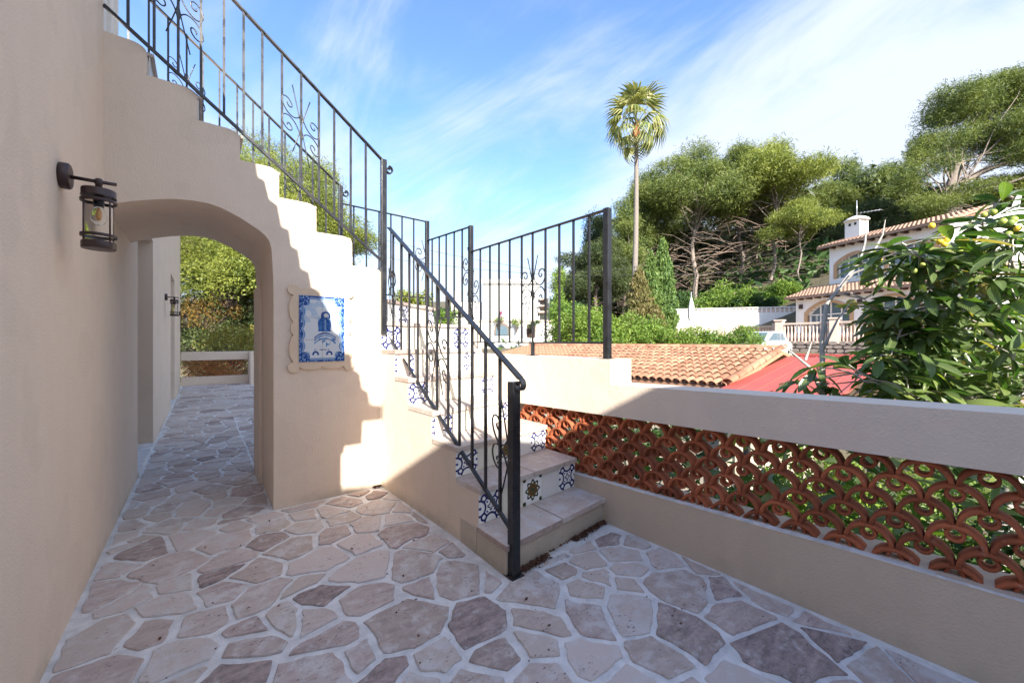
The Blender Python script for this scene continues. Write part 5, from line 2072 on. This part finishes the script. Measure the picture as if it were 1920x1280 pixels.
m_.build('cabin', M['car_white'], car, .05)
for s_ in (-1, 1):
    m_ = MB()
    m_.prism([C3(a, s_ * .701, z) for a, z in ((-.85, 1.03), (-.30, 1.38), (.92, 1.38), (1.30, 1.03))], cs_ * (.012 * s_))
    m_.build('side_window', M['glass'], car)
m_ = MB(); m_.prism([C3(-1.0, -.6, 1.03), C3(-.40, -.54, 1.42), C3(-.40, .54, 1.42), C3(-1.0, .6, 1.03)], cd * -.03); m_.build('windscreen', M['glass'], car)
m_ = MB(); m_.prism([C3(1.54, -.6, 1.05), C3(1.08, -.54, 1.42), C3(1.08, .54, 1.42), C3(1.54, .6, 1.05)], cd * .03); m_.build('rear_window', M['glass'], car)
for a in (-1.35, 1.3):
    for s_ in (-1, 1):
        m_ = MB()
        c0 = C3(a, s_ * .72, .31)
        pl = [c0 + cd * (.31 * math.cos(2 * PI * k / 20)) + Vector((0, 0, .31 * math.sin(2 * PI * k / 20))) for k in range(20)]
        m_.prism(pl, cs_ * (.17 * s_))
        m_.build('wheel', M['rubber'], car, .02)
        m_ = MB()
        pl = [c0 + cs_ * (.172 * s_) + cd * (.19 * math.cos(2 * PI * k / 16)) + Vector((0, 0, .19 * math.sin(2 * PI * k / 16))) for k in range(16)]
        m_.prism(pl, cs_ * (.012 * s_))
        m_.build('wheel_rim', M['grey_metal'], car)
for s_ in (-.55, .55):
    m_ = MB(); m_.obox(C3(2.0, s_ - .14, .68), cd * .02, cs_ * .28, (0, 0, .12)); m_.build('tail_light', plain('red lamp', (.5, .02, .02), .3), car)

# ------------------------------------------------------------------ white house in the middle distance
mh0 = P(960, 640, 36)
RT = Vector((CS, -SN, 0)); FW = Vector((SN, CS, 0))
mh = thing('white_house', 'plain white flat topped house with small arched opening, seen through the landing railing', 'house', mh0)
def MH(x, z, Z): 
    p = P(x, 640, Z); p.z = z; return p
def mhbox(name, x0, x1, ytop, Z, dep, mat='white_wall', ybot=None, bev=0):
    a, b_ = P(x0, ytop, Z), P(x1, ytop, Z)
    zb_ = -1.0 if ybot is None else P(0, ybot, Z).z
    m_ = MB(); m_.obox(Vector((a.x, a.y, zb_)), (b_ - a) , FW * dep, (0, 0, a.z - zb_))
    return m_.build(name, M[mat], mh, bev)
mhbox('main_block', 905, 1012, 526, 36, 9)
mhbox('upper_cornice', 903, 1014, 523, 35.9, .3, ybot=528)
mhbox('side_block', 1012.5, 1031, 560, 37, 6)
for k in range(3):
    mhbox('balcony_slab', 1010, 1028, 559 + k * 12, 35.6, 1.5, 'baluster', ybot=562 + k * 12)
mhbox('left_block', 846, 904.5, 566, 37.5, 6)
mhbox('chimney_block', 853, 862, 545, 38, 1.0, 'baluster', ybot=566)
m_ = MB(); a = P(903, 530, 35.8); b_ = P(1012, 530, 35.8); m_.bar(a, b_, .12, .12); m_.build('roof_edge', M['white_wall'], mh)
mhbox('front_wall', 880, 1040, 603, 32, .4)
mhbox('front_wall_top', 878, 1042, 600, 31.9, .5, 'baluster', ybot=603)
m_ = MB()
ca = P(941, 628, 31.9)
pl = [ca + RT * (-.62), ca + RT * (-.62) + Vector((0, 0, .45))] + [ca + RT * (-.62 * math.cos(PI * k / 8)) + Vector((0, 0, .45 + .55 * math.sin(PI * k / 8))) for k in range(1, 8)] + [ca + RT * .62 + Vector((0, 0, .45)), ca + RT * .62]
m_.prism(pl, FW * -.02); m_.build('arched_surround', M['rubble_mortar'], mh)
m_ = MB(); m_.prism([ca + (p - ca) * .78 - FW * .025 for p in pl], FW * -.02); m_.build('arched_opening', M['glass'], mh)
mhbox('garage_door', 960, 982, 612, 31.9, .02, 'grey_metal', ybot=632)
mhbox('dark_opening', 988, 1004, 608, 31.9, .02, 'wood_dark', ybot=632)
bush('flower_shrub', 'shrub with pink flowers on the wall of the white house', 936, 596, 26, 14, 31.5, 'shrub', 160, .14, seed=61, group='planting on the white house wall')
bush('flower_shrub', 'green shrub above the garage door of the white house', 968, 602, 18, 22, 31.5, 'shrub', 160, .14, seed=62, group='planting on the white house wall')
fl = bush('flower_shrub', 'small bright pink bloom above the arched opening of the white house', 941, 588, 12, 10, 31.2, 'pink', 90, .14, seed=63, lob=4)
bush('wall_bush', 'dark shrub at the right of the white house wall', 1003, 606, 20, 20, 31, 'shrub_dark', 200, .16, seed=64)
# ivy-clad pole
ip = thing('ivy_pole', 'tall pole wrapped in green ivy behind the railing panel', 'ivy pole', P(1049, 620, 24))
m_ = MB(); m_.tube([P(1049, 640, 24), P(1049, 505, 24)], .12, 8); m_.build('pole', M['bark_dark'], ip)
spec = []
for k in range(26):
    t_ = k / 25
    q = P(1049 + rnd.uniform(-4, 4), 632 - 122 * t_, 24 + rnd.uniform(-.2, .2))
    r_ = .46 - .22 * t_ + (.16 if t_ > .88 else 0)
    spec.append((q.x, q.y, q.z, r_, r_, .3))
make_crown('ivy', ip, lobes(spec, 2200, .5, 1), .16, M['shrub'], ip.location, 2, 1.0, -.6)

# power lines
def wire(label, pts, r=.012):
    m_ = MB()
    out = []
    for i in range(len(pts) - 1):
        a, b_ = pts[i], pts[i + 1]
        for k in range(14):
            t_ = k / 14
            out.append(a.lerp(b_, t_) - Vector((0, 0, .5 * 4 * t_ * (1 - t_) * .5)))
    out.append(pts[-1])
    m_.tube(out, r, 5)
    o = m_.build('power_cable', M['cable'])
    tag(o, label, 'cable', 'overhead cables behind the railings')
wire('upper overhead cable sagging past the landing railing towards the wood', [P(640, 430, 30), P(1049, 512, 28), P(1500, 468, 34)])
wire('lower overhead cable crossing low before the white house and the pine trunks', [P(640, 470, 31), P(1049, 516, 28.2), P(1560, 498, 33)])

# ------------------------------------------------------------------ loquat tree by the parapet
loq = thing('loquat_tree', 'loquat tree with long glossy leaves and yellow fruit behind the parapet at the right', 'tree', (4.3, .3, -3.1))
m, t, b = new_mat('loquat leaf')
oi = t.add('ShaderNodeObjectInfo').outputs['Random']
isl = t.add('ShaderNodeNewGeometry').outputs['Random Per Island']
rsum = t.math('FRACT', t.math('ADD', oi, isl))
cr = t.add('ShaderNodeValToRGB')
el = cr.color_ramp.elements
el[0].color = (.022, .060, .022, 1)
el[1].color = (.30, .22, .08, 1)
e = el.new(.95); e.color = (.22, .26, .055, 1)
e = el.new(.45); e.color = (.036, .092, .028, 1)
e = el.new(.8); e.color = (.075, .15, .036, 1)
t.put(cr.inputs[0], rsum)
bf = t.add('ShaderNodeNewGeometry').outputs['Backfacing']
uvn = t.add('ShaderNodeUVMap', uv_map='UVMap')
su = t.add('ShaderNodeSeparateXYZ', i_0=uvn.outputs[0])
vein = t.math('ABSOLUTE', t.math('SUBTRACT', t.math('FRACT', t.math('ADD', t.math('MULTIPLY', su.outputs[0], 13.0), t.math('MULTIPLY', t.math('ABSOLUTE', t.math('SUBTRACT', su.outputs[1], .5)), -6.0))), .5))
mid_ = t.math('ABSOLUTE', t.math('SUBTRACT', su.outputs[1], .5))
vf = t.math('MAXIMUM', t.ramp(vein, .42, .5, 0, .25), t.ramp(mid_, .03, .06, .55, 0))
colr = t.mix(vf, cr.outputs[0], (.19, .25, .09, 1))
colr = t.mix(t.math('MULTIPLY', bf, .4), colr, (.20, .24, .09, 1))
t.put(b.inputs['Base Color'], colr)
b.inputs['Roughness'].default_value = .2
bn = t.add('ShaderNodeBump'); bn.inputs['Distance'].default_value = .004
t.put(bn.inputs['Height'], t.math('MULTIPLY', vein, -1.0))
t.put(b.inputs['Normal'], bn.outputs[0])
trn = t.add('ShaderNodeBsdfTranslucent'); t.put(trn.inputs[0], t.mix(1.0, colr, (2.2, 2.4, .8, 1), 'MULTIPLY'))
mx = t.add('ShaderNodeMixShader'); mx.inputs[0].default_value = .25
t.l.new(b.outputs[0], mx.inputs[1]); t.l.new(trn.outputs[0], mx.inputs[2]); t.l.new(mx.outputs[0], t.n['Material Output'].inputs[0])
M['loquat'] = m
def leaf_geo(L, W, bend, cup):
    """lance-shaped leaf along +X"""
    prof = [0, .10, .28, .50, .72, .90, 1.0]
    wid = [.04, .36, .74, 1.0, .92, .50, .03]
    vs, uv = [], []
    for t_, w_ in zip(prof, wid):
        x = L * t_
        z = -bend * L * t_ * t_
        for s_ in (-1, 0, 1):
            vs.append((x, s_ * W / 2 * w_, z + cup * abs(s_) * W * w_ * .5))
            uv.append((t_, .5 + s_ * .5))
    fs = []
    for i in range(6):
        for k in (0, 1):
            fs.append((i * 3 + k, i * 3 + k + 1, (i + 1) * 3 + k + 1, (i + 1) * 3 + k))
    return vs, fs, uv
leaf_me = []
leaf_raw = []
for (L, W, bd, cu) in ((.25, .072, .22, .35), (.22, .066, .45, .25), (.28, .076, .16, .45), (.19, .060, .65, .30)):
    vs, fs, uv = leaf_geo(L, W, bd, cu)
    leaf_raw.append((vs, fs, uv))
    me = bpy.data.meshes.new('leaf')
    me.from_pydata(vs, [], fs)
    uvl = me.uv_layers.new(name='UVMap')
    for l in me.loops: uvl.data[l.index].uv = uv[l.vertex_index]
    me.polygons.foreach_set('use_smooth', [True] * len(me.polygons))
    me.materials.append(M['loquat'])
    leaf_me.append(me)
lr_ = random.Random(77)
# branch skeleton: pixel way-points with depth
trunkp = [Vector((4.35, .15, -3.2)), Vector((4.2, .22, -1.5)), P(1905, 860, 3.55), P(1880, 765, 3.6)]
mbr = MB()
mbr.tube(trunkp, [.09, .075, .06, .05], 8, False)
branches = [
    ([(1880, 765, 3.6), (1895, 690, 3.6), (1905, 600, 3.5), (1915, 520, 3.4)], .032),
    ([(1880, 765, 3.6), (1935, 725, 3.4), (1990, 690, 3.2)], .030),
    ([(1895, 690, 3.6), (1870, 640, 3.5), (1860, 560, 3.4), (1850, 480, 3.3)], .024),
    ([(1870, 640, 3.5), (1810, 590, 3.4), (1740, 600, 3.4), (1700, 628, 3.4), (1668, 690, 3.5)], .020),
    ([(1810, 590, 3.4), (1745, 575, 3.3), (1700, 600, 3.3), (1670, 668, 3.3)], .014),
    ([(1905, 600, 3.5), (1850, 560, 3.3), (1780, 520, 3.2), (1720, 480, 3.1), (1690, 455, 3.1)], .018),
    ([(1880, 765, 3.6), (1800, 740, 3.6), (1720, 690, 3.6), (1660, 660, 3.5)], .018),
    ([(1905, 600, 3.5), (1900, 500, 3.0), (1890, 440, 2.9)], .018),
    ([(1915, 520, 3.4), (1860, 430, 3.2), (1820, 415, 3.1)], .014),
    ([(1890, 690, 3.6), (1800, 660, 3.9), (1720, 640, 4.1), (1640, 590, 4.2)], .016),
    ([(1700, 628, 3.4), (1660, 600, 3.5), (1620, 560, 3.6)], .010),
    ([(1880, 765, 3.6), (1780, 770, 3.4), (1680, 720, 3.3), (1600, 700, 3.3)], .014),
]
tipsites = []
for pts_, r_ in branches:
    pp_ = [P(*q) for q in pts_]
    fine_ = []
    for i in range(len(pp_) - 1):
        for k in range(4):
            fine_.append(pp_[i].lerp(pp_[i + 1], k / 4) + Vector((lr_.uniform(-1, 1), lr_.uniform(-1, 1), lr_.uniform(-1, 1))) * .012)
    fine_.append(pp_[-1])
    mbr.tube(fine_, [r_ * (1 - .6 * k / (len(fine_) - 1)) for k in range(len(fine_))], 6, False)
    for k in range(3, len(fine_)):
        tipsites.append((fine_[k], (fine_[k] - fine_[k - 1]).normalized()))
# bare silvery limbs on the left
bare = [
    [(1545, 800, 3.7), (1543, 700, 3.75), (1541, 640, 3.8), (1550, 570, 3.85), (1580, 530, 3.85), (1612, 490, 3.85), (1622, 455, 3.85), (1624, 425, 3.85)],
    [(1545, 745, 3.72), (1520, 690, 3.75), (1490, 665, 3.8), (1458, 640, 3.85)],
    [(1575, 800, 3.6), (1558, 735, 3.7), (1545, 715, 3.72)],
    [(1612, 490, 3.85), (1640, 468, 3.85), (1655, 440, 3.85), (1660, 412, 3.85)],
    [(1550, 570, 3.85), (1600, 512, 3.8), (1665, 488, 3.6), (1720, 470, 3.4)],
    [(1510, 675, 3.76), (1517, 655, 3.76), (1522, 640, 3.76)],
    [(1545, 650, 3.8), (1570, 600, 3.9), (1600, 560, 4.0)],
]
for i, br in enumerate(bare):
    pp_ = [P(*q) for q in br]
    n = len(pp_)
    r0 = .027 if i == 0 else (.020 if i in (1, 2) else .014)
    mbr.tube(pp_, [r0 * (1 - .78 * k / (n - 1)) for k in range(n)], 7, False)
mbr.build('branches', M['bark_grey'], loq)
# twigs with leaf rosettes
sites = []
for (p, d) in tipsites:
    for k in range(lr_.choice((1, 1, 2))):
        q = p + Vector((lr_.gauss(0, .09), lr_.gauss(0, .11), lr_.gauss(0, .08)))
        sites.append((p, q))
for (x, y, Z) in ((1710, 475, 3.1), (1665, 520, 3.4), (1530, 690, 3.6), (1500, 715, 3.7), (1560, 720, 3.6), (1700, 760, 3.4),
                  (1830, 470, 3.0), (1870, 440, 3.0), (1900, 470, 2.7), (1905, 560, 2.7), (1860, 520, 2.8), (1790, 500, 3.0), (1740, 540, 3.1), (1700, 560, 3.2), (1760, 610, 3.2), (1830, 640, 3.3), (1900, 420, 3.0), (1915, 620, 2.9),
                  (1820, 700, 3.4), (1760, 700, 3.4), (1790, 640, 3.5), (1850, 660, 3.5), (1740, 660, 3.6), (1700, 690, 3.6), (1890, 700, 3.4), (1830, 745, 3.5), (1720, 620, 3.6), (1680, 720, 3.6), (1900, 590, 3.4), (1870, 620, 3.5), (1780, 735, 3.6), (1905, 745, 3.3), (1860, 700, 3.2), (1640, 655, 3.6), (1720, 730, 3.5), (1640, 700, 3.5), (1870, 730, 3.3), (1600, 740, 3.5), (1680, 650, 3.4), (1760, 750, 3.5), (1850, 590, 2.9), (1890, 660, 3.0), (1790, 570, 3.0)):
    q = P(x, y, Z)
    near = min(tipsites, key=lambda s_: (s_[0] - q).length)[0]
    sites.append((near, q))
tw = MB()
for p, q in sites:
    if (q - p).length > .03:
        mid2 = p.lerp(q, .5) + Vector((lr_.uniform(-.03, .03), lr_.uniform(-.03, .03), lr_.uniform(-.03, .03)))
        tw.tube([p, mid2, q], [.007, .006, .004], 4, False)
tag(tw.build('twigs', M['bark_grey'], loq), kind='stuff')
leaves = []
for p, q in sites:
    d = (q - p)
    if d.length < .02: d = Vector((0, 0, 1))
    d.normalize()
    
    zc_ = SN * q.x + CS * q.y
    pxx_ = 960 + FPX * (CS * q.x - SN * q.y) / zc_
    pyy_ = 640 - FPX * (q.z - EYE) / zc_
    if pyy_ < 440 and pxx_ < 1820 or pxx_ < 1610 and pyy_ < 640 or pxx_ < 1470: continue
    for k in range(lr_.randint(7, 9)):
        a = k * 2.4 + lr_.uniform(-.3, .3)
        # rosette round the twig, drooping a little
        h = Vector((math.cos(a), math.sin(a), lr_.uniform(-.55, .45)))
        dirv = (h + d * .5).normalized()
        leaves.append((q + dirv * .02 + Vector((0, 0, lr_.uniform(-.04, .02))), dirv, lr_.randint(0, 3), lr_.uniform(.75, 1.1)))
def leaf_mat(pos, dirv, roll, s_):
    x = dirv
    up = Vector((0, 0, 1))
    y = up.cross(x)
    if y.length < .1: y = Vector((0, 1, 0))
    y.normalize()
    z = x.cross(y).normalized()
    Mx = Matrix((x, y, z)).transposed().to_4x4()
    return Matrix.Translation(pos) @ Mx @ Matrix.Rotation(roll, 4, 'X') @ Matrix.Scale(s_, 4)
inv_cam = lambda p: SN * p.x + CS * p.y
# only the part of the tree over the parapet shows single leaves: nearest first
leaves.sort(key=lambda l: inv_cam(l[0]))
print('loquat leaves', len(leaves))
rest_v, rest_f, rest_uv = [], [], []
for i, (p, dv, mi, s_) in enumerate(leaves):
    mt = leaf_mat(p, dv, lr_.uniform(-.7, .7), s_)
    if i < 290:
        o = place('leaf', leaf_me[mi], p, loq)
        o.matrix_local = Matrix.Translation(-WL[loq.name]) @ mt
    else:
        vs, fs, uv = leaf_raw[mi]
        n0 = len(rest_v)
        rest_v += [tuple(mt @ Vector(v)) for v in vs]
        rest_f += [tuple(a + n0 for a in f) for f in fs]
        rest_uv += uv
# lower leaves, seen through the breeze blocks
for k in range(1500):
    u = lr_.random()
    p = Vector((lr_.uniform(3.15, 5.4), lr_.uniform(-1.6, 2.6), lr_.uniform(-1.9, .95)))
    if p.z > .75 and p.y > 1.2: continue
    a = lr_.random() * 6.28
    dv = Vector((math.cos(a), math.sin(a), lr_.uniform(-.8, .4))).normalized()
    mt = leaf_mat(p, dv, lr_.uniform(-1, 1), lr_.uniform(.7, 1.1))
    vs, fs, uv = leaf_raw[lr_.randint(0, 3)]
    n0 = len(rest_v)
    rest_v += [tuple(mt @ Vector(v)) for v in vs]
    rest_f += [tuple(a2 + n0 for a2 in f) for f in fs]
    rest_uv += uv
me = mesh_np('inner_foliage', np.array(rest_v) - np.array(WL[loq.name]), np.array(rest_f), M['loquat'], smooth=True)
uvl = me.uv_layers.new(name='UVMap')
uva = np.array(rest_uv, np.float32)
li = np.empty(len(me.loops), np.int32); me.loops.foreach_get('vertex_index', li)
uvl.data.foreach_set('uv', uva[li].ravel())
tag(place('inner_foliage', me, WL[loq.name], loq), kind='stuff')
# fruit
m, t, b = new_mat('loquat fruit')
oi = t.add('ShaderNodeObjectInfo').outputs['Random']
t.put(b.inputs['Base Color'], t.mix(oi, (.16, .25, .05, 1), (.34, .38, .07, 1)))
b.inputs['Roughness'].default_value = .45
fme = MB(); fme.lathe((0, 0, 0), [(.003, -.024), (.014, -.019), (.021, -.006), (.021, .008), (.013, .019), (.004, .023)], 10)
fruit_me = fme.mesh('fruit', m, (0, 0, 0))[0]
ripe = bpy.data.materials.new('ripe loquat'); ripe.use_nodes = True
ripe.node_tree.nodes['Principled BSDF'].inputs['Base Color'].default_value = (.78, .50, .04, 1)
ripe.node_tree.nodes['Principled BSDF'].inputs['Roughness'].default_value = .45
fruit_ripe = fruit_me.copy(); fruit_ripe.materials.clear(); fruit_ripe.materials.append(ripe)
for (x, y, Z, rp) in ((1747, 423, 3.1, 1), (1768, 443, 3.1, 1), (1775, 450, 3.1, 1), (1770, 458, 3.08, 1), (1762, 452, 3.12, 1), (1640, 475, 3.5, 0), (1648, 486, 3.5, 1), (1845, 403, 3.0, 0), (1863, 398, 3.0, 0), (1880, 415, 2.9, 0), (1900, 412, 2.9, 0), (1908, 428, 2.9, 1),
                      (1729, 497, 3.1, 0), (1748, 506, 3.1, 0), (1748, 515, 3.1, 0), (1757, 498, 3.1, 0), (1714, 508, 3.1, 0), (1750, 448, 3.1, 0), (1800, 563, 3.2, 0), (1798, 470, 3.1, 0), (1890, 440, 2.9, 0), (1625, 531, 3.6, 0), (1895, 418, 2.9, 0), (1802, 681, 3.3, 1), (1786, 645, 3.3, 0)):
    o = place('fruit', fruit_ripe if rp else fruit_me, P(x, y, Z), loq)
    o.rotation_euler = (lr_.uniform(-.5, .5), lr_.uniform(-.5, .5), 0)
    s_ = lr_.uniform(.9, 1.25)
    o.scale = (s_, s_, s_)
    m_ = MB(); q = P(x, y, Z); near = min(tipsites, key=lambda t2: (t2[0] - q).length)[0]

# garden shrubs under the parapet, seen through the blocks
def garden(cx, cy, cz, r, mat, name, label, n, size, seed, grp='garden shrubs below the parapet'):
    rr2 = random.Random(seed)
    root = thing(name, label, 'shrub', (cx, cy, -3.05), grp)
    spec = []
    for k in range(14):
        a = rr2.random() * 6.28
        q = rr2.random() ** .5 * r
        spec.append((cx + q * math.cos(a), cy + q * math.sin(a), cz + rr2.uniform(-.9, .25), r * .4, r * .4, r * .35))
    make_crown('foliage', root, lobes(spec, n, .3, .9), size, M[mat], root.location, 3, .9, .2)
    mb2 = MB()
    limbs(mb2, None, [((cx, cy, -3.1), s_[:3], .03) for s_ in spec], 0, seed, 5)
    mb2.build('stems', M['bark_grey'], root)
garden(4.6, 3.4, .1, 1.1, 'shrub_dark', 'garden_shrub', 'leafy dark shrub seen through the blocks beside the steps', 2600, .10, 1)
garden(5.6, 1.2, -.3, 1.3, 'shrub', 'garden_shrub', 'green shrub seen through the middle of the block band', 2600, .11, 2)
garden(4.6, -.8, -.2, 1.2, 'shrub_dark', 'garden_shrub', 'dark shrub seen through the blocks at the right edge', 2400, .11, 3)
garden(7.2, 2.2, -1.2, 1.4, 'shrub_dark', 'garden_shrub', 'dark shrub at the foot of the carport', 2200, .13, 4)
# rusty shrubs in front of the corridor pine
bush('rusty_shrub', 'rust coloured shrub above the far parapet, seen through the arch', 398, 575, 90, 60, 17.2, 'orange', 800, .10, seed=71, group='shrubs seen through the arch', lob=18)
bush('yellow_shrub', 'yellow leaved shrub just over the far parapet, seen through the arch', 440, 630, 120, 70, 15.2, 'yellow', 1500, .09, seed=72, group='shrubs seen through the arch', lob=16)

bush('rusty_shrub', 'rusty brown twiggy shrub behind the far block band, seen through the arch', 405, 695, 130, 66, 14.6, 'orange', 2600, .08, seed=81, group='shrubs seen through the arch', lob=18, depth=1.0)
bush('pine_sapling', 'bright green young pine between the corridor pine and the far parapet', 430, 500, 150, 120, 17.6, 'pine_light', 4500, .17, seed=82, lob=30)
bush('dark_shrub', 'dark evergreen shrub low behind the far parapet, seen through the arch', 395, 560, 240, 240, 19.4, 'pine_dark', 9000, .16, seed=83, lob=34, group='shrubs seen through the arch')
bush('garden_bush', 'bright green garden bush behind the loquat tree at the right edge', 1820, 668, 300, 120, 9.5, 'shrub', 7000, .11, seed=91, lob=26)
bush('garden_bush', 'dark garden bush between the carport and the loquat tree', 1700, 700, 150, 60, 10.5, 'shrub_dark', 2600, .11, seed=92, lob=16)
